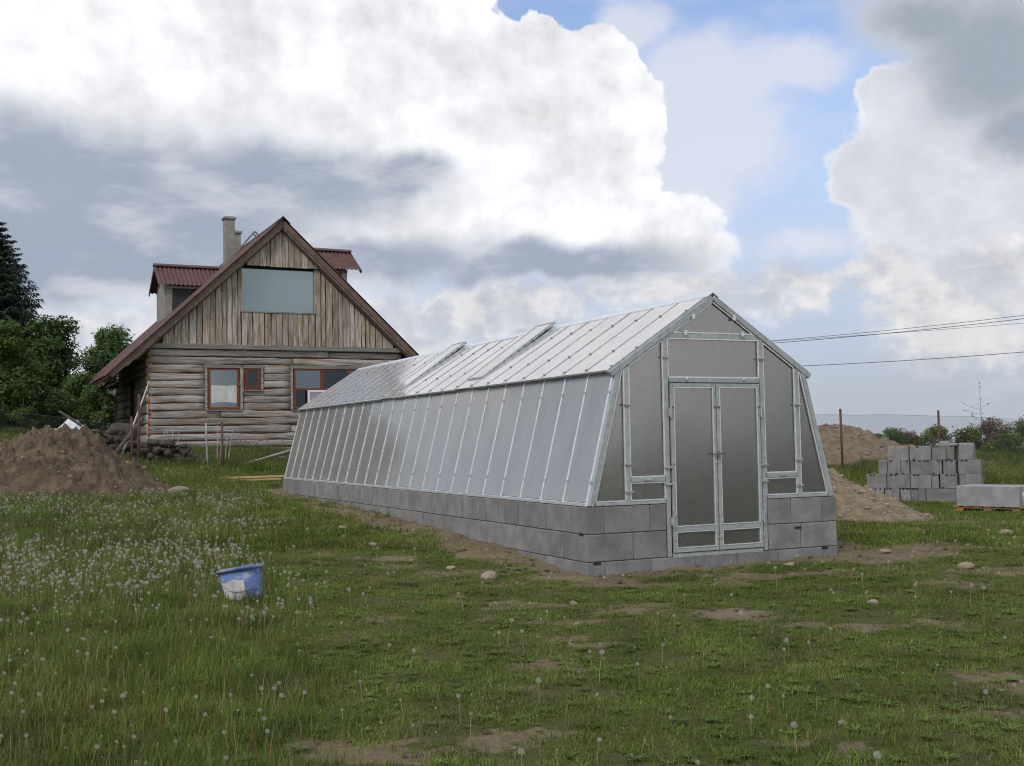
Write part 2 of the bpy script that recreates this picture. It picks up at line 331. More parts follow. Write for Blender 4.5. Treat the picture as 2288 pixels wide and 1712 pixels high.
# ------------------------------------------------------------------ numeric noise
def _h(ix, iy, s):
    n = (ix.astype(np.int64) * 374761393 + iy.astype(np.int64) * 668265263 + s * 1442695041) & 0xffffffff
    n = ((n ^ (n >> 13)) * 1274126177) & 0xffffffff
    return ((n ^ (n >> 16)) & 0xffff) / 65535.0
def vnoise(x, y, s=0):
    x = np.asarray(x, float); y = np.asarray(y, float)
    ix = np.floor(x); iy = np.floor(y); fx = x - ix; fy = y - iy
    fx = fx * fx * (3 - 2 * fx); fy = fy * fy * (3 - 2 * fy)
    a = _h(ix, iy, s); b = _h(ix + 1, iy, s); c = _h(ix, iy + 1, s); d = _h(ix + 1, iy + 1, s)
    return (a * (1 - fx) + b * fx) * (1 - fy) + (c * (1 - fx) + d * fx) * fy
def fbm(x, y, s=0, o=4, g=.5):
    r = 0; a = 1; t = 0
    for i in range(o):
        r = r + a * vnoise(x, y, s + i * 17); t += a; a *= g; x = x * 2.03 + 5.1; y = y * 2.03 + 1.7
    return r / t
def worley(x, y, s=0):
    ix = np.floor(x); iy = np.floor(y); r = np.full(np.shape(x), 9.)
    for dx in (-1, 0, 1):
        for dy in (-1, 0, 1):
            cx = ix + dx; cy = iy + dy
            r = np.minimum(r, (cx + _h(cx, cy, s) - x) ** 2 + (cy + _h(cx, cy, s + 5) - y) ** 2)
    return np.sqrt(r)
def sstep(x, a, b): t = np.clip((x - a) / (b - a), 0, 1); return t * t * (3 - 2 * t)

# ------------------------------------------------------------------ mesh builder
class MB:
    def __init__(s): s.v = []; s.f = []; s.mi = []
    def add(s, vs, fs, mi=0):
        o = len(s.v); s.v += [tuple(map(float, p)) for p in vs]
        s.f += [tuple(i + o for i in f) for f in fs]; s.mi += [mi] * len(fs); return s
    def box(s, lo, hi, mi=0, b=0., X=None):
        (x0, y0, z0), (x1, y1, z1) = lo, hi
        if b <= 0:
            vs = [(x0, y0, z0), (x1, y0, z0), (x1, y1, z0), (x0, y1, z0), (x0, y0, z1), (x1, y0, z1), (x1, y1, z1), (x0, y1, z1)]
            fs = [(3, 2, 1, 0), (4, 5, 6, 7), (0, 1, 5, 4), (1, 2, 6, 5), (2, 3, 7, 6), (3, 0, 4, 7)]
        else:
            vs = []; idx = {}
            c = [(x0, x1), (y0, y1), (z0, z1)]
            for sx in (0, 1):
                for sy in (0, 1):
                    for sz in (0, 1):
                        sg = (sx, sy, sz); p = [c[k][sg[k]] for k in range(3)]
                        for ax in range(3):   # vertex that lies on the face of axis ax
                            q = [p[k] if k == ax else p[k] + (b if sg[k] == 0 else -b) for k in range(3)]
                            idx[(sg, ax)] = len(vs); vs.append(tuple(q))
            fs = []
            for ax in range(3):
                o1, o2 = [k for k in range(3) if k != ax]
                for sd in (0, 1):
                    loop = []
                    for a_, b_ in ((0, 0), (1, 0), (1, 1), (0, 1)):
                        sg = [0, 0, 0]; sg[ax] = sd; sg[o1] = a_; sg[o2] = b_; loop.append(idx[(tuple(sg), ax)])
                    flip = (sd == 0) ^ (ax == 1)
                    fs.append(tuple(reversed(loop)) if flip else tuple(loop))
            for ax in range(3):               # edges along ax
                o1, o2 = [k for k in range(3) if k != ax]
                for a_ in (0, 1):
                    for b_ in (0, 1):
                        g0 = [0, 0, 0]; g1 = [0, 0, 0]; g0[o1] = g1[o1] = a_; g0[o2] = g1[o2] = b_; g1[ax] = 1
                        fs.append((idx[(tuple(g0), o1)], idx[(tuple(g1), o1)], idx[(tuple(g1), o2)], idx[(tuple(g0), o2)]))
            for sx in (0, 1):
                for sy in (0, 1):
                    for sz in (0, 1): fs.append(tuple(idx[((sx, sy, sz), k)] for k in range(3)))
        if X is not None: vs = [tuple(X @ Vector(p)) for p in vs]
        return s.add(vs, fs, mi)
    def beam(s, p0, p1, w, t, up=(0, 0, 1), mi=0, b=0.):
        """box from p0 to p1, width w across, thickness t along the 'up' side"""
        p0 = Vector(p0); p1 = Vector(p1); d = p1 - p0; L = d.length; d.normalize()
        u = Vector(up); u = (u - d * u.dot(d)).normalized(); r = d.cross(u)
        X = Matrix((( d.x, r.x, u.x, p0.x), (d.y, r.y, u.y, p0.y), (d.z, r.z, u.z, p0.z), (0, 0, 0, 1)))
        return s.box((0, -w / 2, -t / 2), (L, w / 2, t / 2), mi, b, X)
    def tube(s, pts, rad, seg=8, mi=0, cap=True):
        pts = [Vector(p) for p in pts]; n = len(pts)
        if not hasattr(rad, '__len__'): rad = [rad] * n
        vs = []; fs = []
        ref = Vector((.31, .17, .93))
        for i, p in enumerate(pts):
            d = (pts[min(i + 1, n - 1)] - pts[max(i - 1, 0)]).normalized()
            if abs(d.dot(ref)) > .95: ref = Vector((1, .1, 0))
            a = d.cross(ref).normalized(); b_ = d.cross(a)
            for k in range(seg):
                t = 2 * math.pi * k / seg; vs.append(p + (a * math.cos(t) + b_ * math.sin(t)) * rad[i])
        for i in range(n - 1):
            for k in range(seg):
                k2 = (k + 1) % seg
                fs.append((i * seg + k, i * seg + k2, (i + 1) * seg + k2, (i + 1) * seg + k))
        if cap: fs.append(tuple(range(seg - 1, -1, -1))); fs.append(tuple(range((n - 1) * seg, n * seg)))
        return s.add(vs, fs, mi)
    def prism(s, poly, n, t, mi=0):
        """extrude a 3-d polygon by t along vector n"""
        n = Vector(n).normalized() * t; P = [Vector(p) for p in poly]; k = len(P)
        nw = sum(((P[i]).cross(P[(i + 1) % k]) for i in range(k)), Vector())
        if nw.dot(n) < 0: P.reverse()
        vs = P + [p + n for p in P]
        fs = [tuple(range(k - 1, -1, -1)), tuple(range(k, 2 * k))] + [(i, (i + 1) % k, (i + 1) % k + k, i + k) for i in range(k)]
        return s.add(vs, fs, mi)
    def mesh(s, name, mats, smooth=False):
        me = D.meshes.new(name); me.from_pydata(s.v, [], s.f)
        for m in (mats if isinstance(mats, (list, tuple)) else [mats]): me.materials.append(m)
        if any(s.mi): me.polygons.foreach_set('material_index', s.mi)
        if smooth: me.polygons.foreach_set('use_smooth', [True] * len(me.polygons))
        me.update(); return me
    def build(s, name, mats, parent=None, smooth=False, loc=None, rot=None):
        return obj(name, s.mesh(name, mats, smooth), parent, loc, rot)
def obj(name, data, parent=None, loc=None, rot=None, scale=None):
    o = D.objects.new(name, data); COL.objects.link(o)
    if parent is not None: o.parent = parent
    if loc is not None: o.location = loc
    if rot is not None: o.rotation_euler = rot
    if scale is not None: o.scale = scale
    return o
def tag(o, label, cat, group=None, kind=None):
    if label: o['label'] = label
    if cat: o['category'] = cat
    if group: o['group'] = group
    if kind: o['kind'] = kind
    return o
def thing(name, label, cat, loc=(0, 0, 0), rz=0., group=None):
    o = obj(name, None, None, loc, (0, 0, rz)); o.empty_display_size = .3
    return tag(o, label, cat, group)
def np_mesh(name, V, F, mats, smooth=False, mi=None):
    V = np.asarray(V, np.float32); F = np.asarray(F, np.int32); k = F.shape[1]
    me = D.meshes.new(name); me.vertices.add(len(V)); me.vertices.foreach_set('co', V.ravel())
    me.loops.add(F.size); me.loops.foreach_set('vertex_index', F.ravel())
    me.polygons.add(len(F)); me.polygons.foreach_set('loop_start', np.arange(0, F.size, k, dtype=np.int32))
    for m in (mats if isinstance(mats, (list, tuple)) else [mats]): me.materials.append(m)
    if mi is not None: me.polygons.foreach_set('material_index', np.asarray(mi, np.int32))
    if smooth: me.polygons.foreach_set('use_smooth', np.ones(len(F), bool))
    me.update(calc_edges=True); return me

# ------------------------------------------------------------------ places
GH_LOC = (2.4687, 13.8927, 0.0); GH_YAW = .43972
HS_LOC = (-11.5835, 36.1915, 1.505); HS_YAW = .445
cg, sg_ = math.cos(GH_YAW), math.sin(GH_YAW)
def gh_local(x, y):
    dx = x - GH_LOC[0]; dy = y - GH_LOC[1]; return dx * cg + dy * sg_, -dx * sg_ + dy * cg
ch, sh = math.cos(HS_YAW), math.sin(HS_YAW)
def hs_local(x, y):
    dx = x - HS_LOC[0]; dy = y - HS_LOC[1]; return dx * ch + dy * sh, -dx * sh + dy * ch
def hs_world(u, w, v=0): return (HS_LOC[0] + u * ch - w * sh, HS_LOC[1] + u * sh + w * ch, HS_LOC[2] + v)

# ------------------------------------------------------------------ terrain
CP = np.array([(0, 0, 0), (-8, 0, 0), (8, 0, 0), (0, 6, 0), (5, 8, 0), (-5, 8, 0), (-2.7, 11.2, .04), (.84, 13.1, .0), (2.4, 13.9, -.01), (4.1, 14.66, .05), (-5.4, 26, .49),
    (-2.4, 20, .35), (-.4, 15.5, .17), (2.5, 18, .12), (-1.9, 27.8, .45), (5.8, 21.7, .02), (8.3, 25.6, 0), (9.3, 21.6, 0), (9, 15, .02), (14, 20, 0), (8.9, 30.7, .58),
    (12.1, 32.3, .52), (16, 34.4, .42), (14, 39.6, .85), (17, 38.5, .9), (-7, 22.5, .57), (-9.2, 23, .72), (-14, 22, .9), (-7.3, 29.5, .70), (-11.6, 36.2, 1.45),
    (-4, 40, 1.22), (-8, 37.5, 1.3), (-10.2, 31, 1.0), (-13, 29.3, 1.5), (-15.7, 36.8, 1.95), (-17.3, 42.6, 2.2), (-20, 44, 2.2), (-12, 48, 2.0), (0, 50, 1.2), (10, 45, .7), (20, 45, .9),
    (-8, 15, .22), (-15, 12, .3), (-25, 25, 1.5), (25, 25, 0), (20, 10, 0), (0, -10, 0), (-5, 18, .33), (-40, 40, 2), (40, 40, 0)], float)
def _tps():
    n = len(CP); r = np.hypot(CP[:, None, 0] - CP[None, :, 0], CP[:, None, 1] - CP[None, :, 1])
    K = np.where(r > 0, r * r * np.log(np.maximum(r, 1e-9)), 0) + np.eye(n) * 1.5
    Pm = np.c_[np.ones(n), CP[:, :2]]
    A = np.block([[K, Pm], [Pm.T, np.zeros((3, 3))]])
    return np.linalg.solve(A, np.r_[CP[:, 2], 0, 0, 0])
TW = _tps()
def base_z(x, y):
    x = np.asarray(x, float); y = np.asarray(y, float); xc = np.clip(x, -45, 45); yc = np.clip(y, -12, 55)
    z = TW[-3] + TW[-2] * xc + TW[-1] * yc
    for i in range(len(CP)):
        r2 = (xc - CP[i, 0]) ** 2 + (yc - CP[i, 1]) ** 2
        z = z + TW[i] * .5 * r2 * np.log(np.maximum(r2, 1e-9))
    r = np.hypot(x, y)
    return z - np.clip((r - 46), 0, 700) * .055 * sstep(r, 46, 90)
SOILS = [(-.1, 13.2, .9, .35), (5.2, 15.2, 1.3, .6), (6.3, 15.0, 1.1, .35), (3.9, 14, 1.0, .4), (2.1, 10.2, .62, .33), (2.5, 9.5, .55, .28), (1.8, 12.2, .8, .3), (-.78, 5.9, .38, .22), (-.5, 5.7, .3, .13),
    (0, 6, .25, .2), (1.44, 5.76, .3, .2), (.45, 9.03, .3, .13), (.68, 8.7, .3, .15), (-1.64, 14.3, .5, .3), (3, 9.45, .5, .28), (8.3, 19.6, 1.5, .5), (7, 17.5, 1.2, .4), (2.8, 12.9, .9, .3),
    (5.9, 21.6, 2.6, 2.0), (-9.1, 23, 2.6, 1.7), (7.6, 16.4, 1.2, .25), (1.2, 8.2, .3, .12), (-3.5, 18.6, .8, .25), (5.5, 12.4, .5, .2)]
def soil_mask(x, y):
    x = np.asarray(x, float); y = np.asarray(y, float)
    n = fbm(x * 1.6, y * 1.6, 3, 4) - .5; nf = fbm(x * 6, y * 6, 9, 3) - .5
    lx, ly = gh_local(x, y)
    e = n * 1.5 + nf * .8
    s = np.zeros_like(x)
    inside = (np.abs(lx) < 1.9) & (ly > -.1) & (ly < 14.4)
    dl = -1.83 - lx
    s = np.maximum(s, np.where((ly > -1) & (ly < 15) & (dl > -.2), 1 - sstep(dl + e * .8, .35, 1.15), 0))
    df = -ly
    s = np.maximum(s, np.where((lx > -2.6) & (lx < 2.8) & (df > -.2), 1 - sstep(df + e * .6, .2, .85), 0))
    dr = lx - 1.83
    s = np.maximum(s, np.where((ly > -1) & (ly < 15) & (dr > -.2), 1 - sstep(dr + e * .9, .5, 1.8), 0))
    rag = sstep(fbm(x * 2.6 + 9, y * 3.4, 77, 4, .6), .36, .56)
    for (cx, cy, rx, ry) in SOILS:
        q = np.hypot((x - cx) / rx, (y - cy) / ry) + e * 1.25
        s = np.maximum(s, .9 * (1 - sstep(q, .35, 1.5)) * np.where((rx > .85) | (cy > 12.5), .45 + .55 * rag, rag))
    s = s * np.clip(.45 + 1.25 * fbm(x * 3.3, y * 3.3, 13, 3), .4, 1.05)
    lawn = sstep(x - (.75 - .255 * y), -.3, .9)
    s = np.maximum(s, lawn * .62 * sstep(fbm(x * .75 + 3, y * 1.1, 21, 5, .6), .57, .70))
    return np.where(inside, 1., np.clip(s, 0, 1))
def meadow_mask(x, y):   # tall grass on the left
    return sstep(-(x - (.75 - .255 * y)) + (fbm(x * .9, y * .9, 31, 3) - .5) * 1.6, -.2, .7)
def micro(x, y, s):
    r = np.hypot(x, y); k = 1 - sstep(r, 35, 60)
    return k * ((fbm(x * .9, y * .9, 41, 3) - .5) * .07 + s * (fbm(x * 5, y * 5, 51, 4) - .5) * .09 + (fbm(x * 3.2, y * 3.2, 61, 3) - .5) * .03)
def ground_z(x, y):
    x = np.asarray(x, float); y = np.asarray(y, float)
    return base_z(x, y) + micro(x, y, soil_mask(x, y))
def gz(x, y): return float(ground_z(np.array([x]), np.array([y]))[0])

def build_ground():
    def axis(a, b, st, far, gr=1.16):
        m = list(np.arange(a, b + 1e-6, st)); lo = [a]; h = st
        while lo[-1] > -far: h *= gr; lo.append(lo[-1] - h)
        hi = [b]; h = st
        while hi[-1] < far: h *= gr; hi.append(hi[-1] + h)
        return np.array(lo[:0:-1] + m + hi[1:])
    xs = axis(-13., 13., .11, 4000); ys = axis(4., 33., .11, 4000)
    X, Y = np.meshgrid(xs, ys); x = X.ravel(); y = Y.ravel()
    s = soil_mask(x, y); z = base_z(x, y) + micro(x, y, s)
    lx, ly = gh_local(x, y); s = np.where((np.abs(lx) < 1.75) & (ly > .05) & (ly < 14.2), 2., s)   # dug soil indoors, darkened so the lower gable panes read shaded
    nx, ny = len(xs), len(ys); i = np.arange(nx * ny).reshape(ny, nx)
    F = np.stack([i[:-1, :-1], i[:-1, 1:], i[1:, 1:], i[1:, :-1]], -1).reshape(-1, 4)
    m = D.materials.new('ground_turf_and_soil'); m.use_nodes = True; g = G(m.node_tree); b = g.N['Principled BSDF']
    at = g.N.new('ShaderNodeAttribute'); at.attribute_name = 'soil'
    pos = g.N.new('ShaderNodeNewGeometry').outputs['Position']
    n1 = g.noise(pos, 1.1, 6, .6); n2 = g.noise(pos, 14., 6, .7); n3 = g.noise(pos, 60., 3, .6)
    turf = g.mix(g.ss(n2, .35, .65), (.05, .066, .017), (.10, .12, .034))
    turf = g.mix(g.ss(n1, .4, .65, 0, .65), turf, (.12, .105, .05))
    dirt = g.mix(g.ss(n2, .3, .7), (.12, .092, .055), (.215, .17, .108))
    dirt = g.mix(g.ss(n1, .4, .65, 0., .6), dirt, (.25, .20, .125))
    dirt = g.mix(g.ss(n3, .58, .75, 0., .5), dirt, (.31, .27, .20))
    f = g.ss(g.m('ADD', at.outputs['Fac'], g.m('MULTIPLY', g.m('SUBTRACT', n2, .5), .7)), .3, .6)
    gcol = g.mix(f, turf, dirt)
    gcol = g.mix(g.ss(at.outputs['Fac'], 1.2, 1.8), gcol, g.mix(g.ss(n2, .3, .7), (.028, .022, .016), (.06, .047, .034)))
    g.link(gcol, b.inputs['Base Color']); b.inputs['Roughness'].default_value = 1; b.inputs['Specular IOR Level'].default_value = .1
    bn = g.N.new('ShaderNodeBump'); bn.inputs['Distance'].default_value = .03; g.link(g.noise(pos, 22., 6, .7), bn.inputs['Height']); g.L.new(bn.outputs[0], b.inputs['Normal'])
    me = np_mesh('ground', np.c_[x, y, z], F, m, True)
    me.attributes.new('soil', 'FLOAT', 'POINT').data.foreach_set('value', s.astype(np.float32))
    o = obj('ground', me); o['kind'] = 'structure'
build_ground()

# ------------------------------------------------------------------ greenhouse
def build_greenhouse():
    gh = thing('greenhouse', 'long translucent polycarbonate greenhouse with galvanised frame on a grey block plinth', 'greenhouse', GH_LOC, GH_YAW)
    ZB, XE, ZE, ZR, L, NB = .772, 1.383, 2.399, 3.298, 14.277, 24
    P = L / NB; XB = 1.8; H = .317
    # ---- plinth of concrete blocks
    core = MB(); t = .24
    def rng_core(lo, hi): core.box(lo, hi)
    rng_core((-1.815, -.015, -.4), (-1.60, L + .015, .755)); rng_core((1.60, -.015, -.4), (1.815, L + .015, .755))
    rng_core((-1.6, L - .2, -.4), (1.6, L + .015, .755))
    rng_core((-1.6, -.015, -.4), (-.745, .2, .755)); rng_core((.745, -.015, -.4), (1.6, .2, .755)); rng_core((-.745, -.015, -.4), (.745, .2, .125))
    plinth = core.build('plinth', M['mortar'], gh)
    cache = {}
    def block(Lb, depth=.24):
        k = (round(Lb, 3), depth)
        if k not in cache:
            cache[k] = MB().box((-Lb / 2 + .004, -depth / 2, .0045), (Lb / 2 - .004, depth / 2, H - .0045), 0, .006).mesh('concrete_block', M['block'])
        return cache[k]
    def put(x, y, z, Lb, rz):
        j = random.uniform(-.004, .004)
        nx, ny = math.sin(rz), -math.cos(rz)
        obj('concrete_block', block(Lb), plinth, (x + nx * j, y + ny * j, z), (random.uniform(-.003, .003), random.uniform(-.003, .003), rz + random.uniform(-.003, .003)))
    zc = [.455, .138, -.179]
    BL = .62
    def course(a, b, off):
        cuts = [a]; c = a + off
        while c < b - .12: 
            if c > a + .1: cuts.append(c)
            c += BL
        cuts.append(b); return list(zip(cuts[:-1], cuts[1:]))
    for k, z in enumerate(zc):
        fl = -1.83 + (.24 if k % 2 == 0 else 0); fr = -fl
        # front
        segs = [(fl, -.745), (.745, fr)] if k < 2 else [(fl, fr)]
        for q, (a, b) in enumerate(segs):
            off = BL if (q == 0) else (.36 if k == 0 else .50)
            for (u0, u1) in course(a, b, off): put((u0 + u1) / 2, .09, z, u1 - u0, 0)
        for (u0, u1) in course(fl, fr, .3 + .2 * k): put((u0 + u1) / 2, L - .09, z, u1 - u0, math.pi)
        # sides: alternate which course owns the corner
        y0 = -.03 if k % 2 == 0 else .21; y1 = L + .03 if k % 2 == 0 else L - .21
        for sx in (-1, 1):
            ymax = y1 if k < 2 else (6.5 if sx < 0 else 11)
            for (v0, v1) in course(y0, ymax, .40 + .31 * (k % 2)): put(sx * 1.71, (v0 + v1) / 2, z, v1 - v0, -sx * math.pi / 2 + (math.pi if sx > 0 else math.pi) )
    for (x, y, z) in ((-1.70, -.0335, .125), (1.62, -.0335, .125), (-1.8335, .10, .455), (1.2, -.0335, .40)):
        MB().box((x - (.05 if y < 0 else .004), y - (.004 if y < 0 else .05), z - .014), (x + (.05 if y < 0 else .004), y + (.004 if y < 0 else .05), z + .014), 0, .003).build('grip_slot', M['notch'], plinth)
    for k in range(26):                               # pale mortar smears on some joints of the long wall
        y = .58 + .62 * random.randint(0, 16) + random.uniform(-.02, .02); z = random.choice((.46, .47, .15)) ; h_ = random.uniform(.12, .30); w_ = random.uniform(.008, .022)
        zz = z + random.uniform(0, .3 - h_); n_ = 6; vs = []; fs = []
        for i in range(n_ + 1):
            q = i / n_; e0 = random.uniform(.3, 1) * w_; e1 = random.uniform(.3, 1) * w_
            vs += [(-1.8365, y - e0, zz + h_ * q), (-1.8365, y + e1, zz + h_ * q)]
            if i: fs.append((2 * i - 2, 2 * i, 2 * i + 1, 2 * i - 1))
        MB().add(vs, fs).build('mortar_smear', M['smear'], plinth)
    # mortar smear on the top of the wall
    MB().box((-1.80, -.012, .7722), (-.75, .06, .781)).box((.75, -.012, .7722), (1.8, .06, .781)).build('mortar_bed', M['subsoil'], gh)

    # ---- gable frames (front and a plain back one)
    def gable(yf, full, s):
        rs = (ZR - ZE) / XE                                # rafter slope
        zr = lambda x: ZR - abs(x) * rs
        def part(name, p0, p1, w, d=.05, mat='galv', yo=0.):
            return MB().beam((p0[0], yf + s * (d / 2 + yo - .03), p0[1]), (p1[0], yf + s * (d / 2 + yo - .03), p1[1]), w, d, (0, 1, 0), 0, .004).build(name, M[mat], gh)
        for sx in (-1, 1):
            part('corner_post', (sx * (XB - .045), ZB + .004), (sx * (XE - .03), ZE - .02), .066, .056)
            part('gable_rafter', (sx * (XE + .085), zr(XE + .085) - .035), (sx * .004, ZR - .036), .070, .064, yo=-.006)
            part('gable_post', (sx * 1.253, ZB + .004), (sx * 1.253, zr(1.253) - .08), .054, .05, yo=.003)
            part('gable_post', (sx * .705, (.14 if full else ZB)), (sx * .705, zr(.705) - .08), .058, .054, yo=.001)
            if full: part('gable_rail', (sx * .747, 1.065), (sx * 1.215, 1.065), .056, .046)
            part('base_rail', (sx * .747, ZB + .022), (sx * (XB - .10), ZB + .022), .036, .05)
        part('collar_rail', (-.80, 2.785), (.80, 2.785), .058, .048, yo=.012)
        part('door_head', (-.664, 2.245), (.664, 2.245), .056, .046)
        # panes with bright beads
        def pane(poly, name='gable_panel'):
            c = Vector((sum(p[0] for p in poly) / len(poly), 0, sum(p[1] for p in poly) / len(poly)))
            pm_ = MB().prism([(x, yf + s * .004, z) for x, z in poly], (0, s, 0), .012).build(name, M['pcg'], gh)
            for i in range(len(poly)):
                a = Vector((poly[i][0], yf - s * .012, poly[i][1])); b = Vector((poly[(i + 1) % len(poly)][0], yf - s * .012, poly[(i + 1) % len(poly)][1]))
                ins = (c + Vector((0, yf - s * .012, 0)) - (a + b) / 2); dd = (b - a).normalized(); ins -= dd * ins.dot(dd); ins.normalize()
                MB().beam(a + ins * .008, b + ins * .008, .015, .018, (0, 1, 0)).build('bead', M['bead'], pm_)
            return pm_
        e = .045
        pane([(-.62, 2.815), (.62, 2.815), (0, 2.815 + .62 * rs)])
        pane([(-.675, 2.274), (.675, 2.274), (.675, 2.755), (-.675, 2.755)])
        for sx in (-1, 1):
            z0 = 1.094 if full else ZB + .04
            pane([(sx * 1.225, z0), (sx * .735, z0), (sx * .735, zr(.735) - .085), (sx * 1.225, zr(1.225) - .085)][::sx])
            if full: pane([(sx * 1.225, ZB + .045), (sx * .735, ZB + .045), (sx * .735, 1.036), (sx * 1.225, 1.036)][::sx])
            pane([(sx * (XB - .092), ZB + .045), (sx * 1.281, ZB + .045), (sx * 1.281, ZE - .0), (sx * (XE - .068), ZE - .035)][::sx])
        # clips
        for sx in (-1, 1):
            for (x, z) in ((1.253, 1.95), (1.253, 1.25), (1.253, .93), (.705, 2.52), (.705, 1.2), (.705, 1.0), (1.0, 1.065)):
                if not full and z < 1.3: continue
                MB().box((sx * x - .052, yf - s * .05 if s > 0 else yf + .03, z - .012), (sx * x + .052, yf - s * .03 if s > 0 else yf + .05, z + .012), 0, .002).build('clip', M['galv'], gh)
            for (x, z) in ((.42, 2.82), (.30, 3.07)):
                zz = z if x > .4 else zr(x) - .085
                MB().box((sx * x - .018, yf - .055, zz - .03), (sx * x + .018, yf - .035, zz + .03), 0, .002).build('clip', M['bead'], gh)
            MB().box((sx * .42 - .018, yf - .052, 2.25), (sx * .42 + .018, yf - .032, 2.29), 0, .002).build('clip', M['bead'], gh)
    gable(0., True, 1); gable(L, False, -1)
    # ---- door leaves
    MB().beam((-.66, -.005, .152), (.66, -.005, .152), .05, .05, (0, 1, 0), 0, .004).build('threshold', M['galv'], gh)
    for sx in (-1, 1):
        x0, x1 = (sx * .655, sx * .006); xa, xb = min(x0, x1), max(x0, x1); z0, z1 = .185, 2.205; w = .04; y0, y1 = -.045, -.008
        fr = MB().box((xa, y0, z0), (xa + w, y1, z1), 0, .004).box((xb - w, y0, z0), (xb, y1, z1), 0, .004)
        door = fr.build('door', M['galv'], gh)
        for (za, zb) in ((z0, z0 + .05), (.435, .49), (z1 - .042, z1)):
            MB().box((xa + w + .001, y0 + .002, za), (xb - w - .001, y1, zb), 0, .004).build('door_rail', M['galv'], door)
        for (za, zb) in ((z0 + .052, .433), (.492, z1 - .044)):
            MB().box((xa + w, y0 + .018, za), (xb - w, y0 + .028, zb)).build('door_panel', M['pcg'], door)
            bx0, bx1 = xa + w, xb - w; bb = .011; yy = (y0 - .002, y0 + .014)
            for lo, hi in (((bx0, za), (bx0 + bb, zb)), ((bx1 - bb, za), (bx1, zb)), ((bx0 + bb, za), (bx1 - bb, za + bb)), ((bx0 + bb, zb - bb), (bx1 - bb, zb))):
                MB().box((lo[0], yy[0], lo[1]), (hi[0], yy[1], hi[1])).build('bead', M['bead'], door)
        for zz in (.56, 1.86):
            MB().tube([(sx * .664, -.058, zz - .07), (sx * .664, -.058, zz + .07)], .013, 8).box((sx * .664 - .03, -.052, zz - .045), (sx * .664 + .03, -.046, zz + .045)).build('hinge', M['galv'], door)
        for zz in (.34, .62, 1.25, 1.92):
            for xx in (xa + w * .5, xb - w * .5): MB().box((xx - .02, -.054, zz - .014), (xx + .02, -.045, zz + .014), 0, .002).build('clip', M['clip'] if zz > 1.9 else M['galv'], door)
    MB().tube([(-.10, -.075, 1.345), (.095, -.075, 1.36)], .008, 8).box((-.012, -.08, 1.31), (.012, -.045, 1.385), 0, .003).build('door_bolt', M['clip'], gh)

    # ---- sides and roof
    ln = math.hypot(XB - XE, ZE - ZB); rs = math.hypot(XE, ZR - ZE)
    barS = MB().box((-.013, -.012, 0), (.013, .02, ln), 0, .003).mesh('side_bar', M['bar'])
    clipS = MB().box((-.022, -.018, -.018), (.022, .022, .018), 0, .003).mesh('clip', M['galv'])
    panS = MB().box((-P / 2 + .014, -.004, .05), (P / 2 - .014, .008, ln - .03)).mesh('side_panel', M['pc'])
    OV = .085
    barR = MB().box((-.012, -.008, -OV), (.012, .018, rs - .02), 0, .003).mesh('roof_bar', M['roofbar'])
    panR = MB().box((-P / 2 + .013, -.002, -OV - .02), (P / 2 - .013, .010, rs - .05)).mesh('roof_panel', M['pcr'])
    clipR = MB().box((-.022, .011, -.009), (.022, .026, .009), 0, .002).mesh('roof_clip', M['clip'])
    lip = MB().box((-P / 2 + .013, -.012, -OV - .03), (P / 2 - .02, .013, -OV - .012)).mesh('panel_lip', M['bar'])
    tilt = math.atan2(XB - XE, ZE - ZB); rt = math.atan2(ZR - ZE, XE)
    for sx in (-1, 1):
        # local frame: x along the length, y outward, z up the slope
        def frame(px, pz, ang):   # ang: lean of slope from vertical towards the ridge
            out = Vector((sx * math.cos(ang), 0, math.sin(ang))); up = Vector((-sx * math.sin(ang), 0, math.cos(ang))); ax = out.cross(up)
            return Matrix(((ax.x, out.x, up.x, px), (ax.y, out.y, up.y, 0), (ax.z, out.z, up.z, pz), (0, 0, 0, 1))).to_3x3(), Vector((px, 0, pz))
        RS, oS = frame(sx * XB, ZB, tilt); eS = RS.to_euler()
        RR, oR = frame(sx * XE, ZE + .012, math.pi / 2 - rt); eR = RR.to_euler()
        for i in range(NB + 1):
            y = i * P + (.012 if i == 0 else (-.012 if i == NB else 0))
            b = obj('side_bar', barS, gh, oS + Vector((0, y, 0)), eS)
            if sx < 0:
                for tq in (.17, .82): obj('clip', clipS, b, (0, 0, ln * (tq + random.uniform(-.006, .006))))
            rb = obj('roof_bar', barR, gh, oR + Vector((0, y, 0)), eR)
            if sx < 0:
                for tq in (-.03, .24, .74): obj('clip', clipR, rb, (random.uniform(-.012, .012), 0, rs * (tq + random.uniform(-.012, .012))))
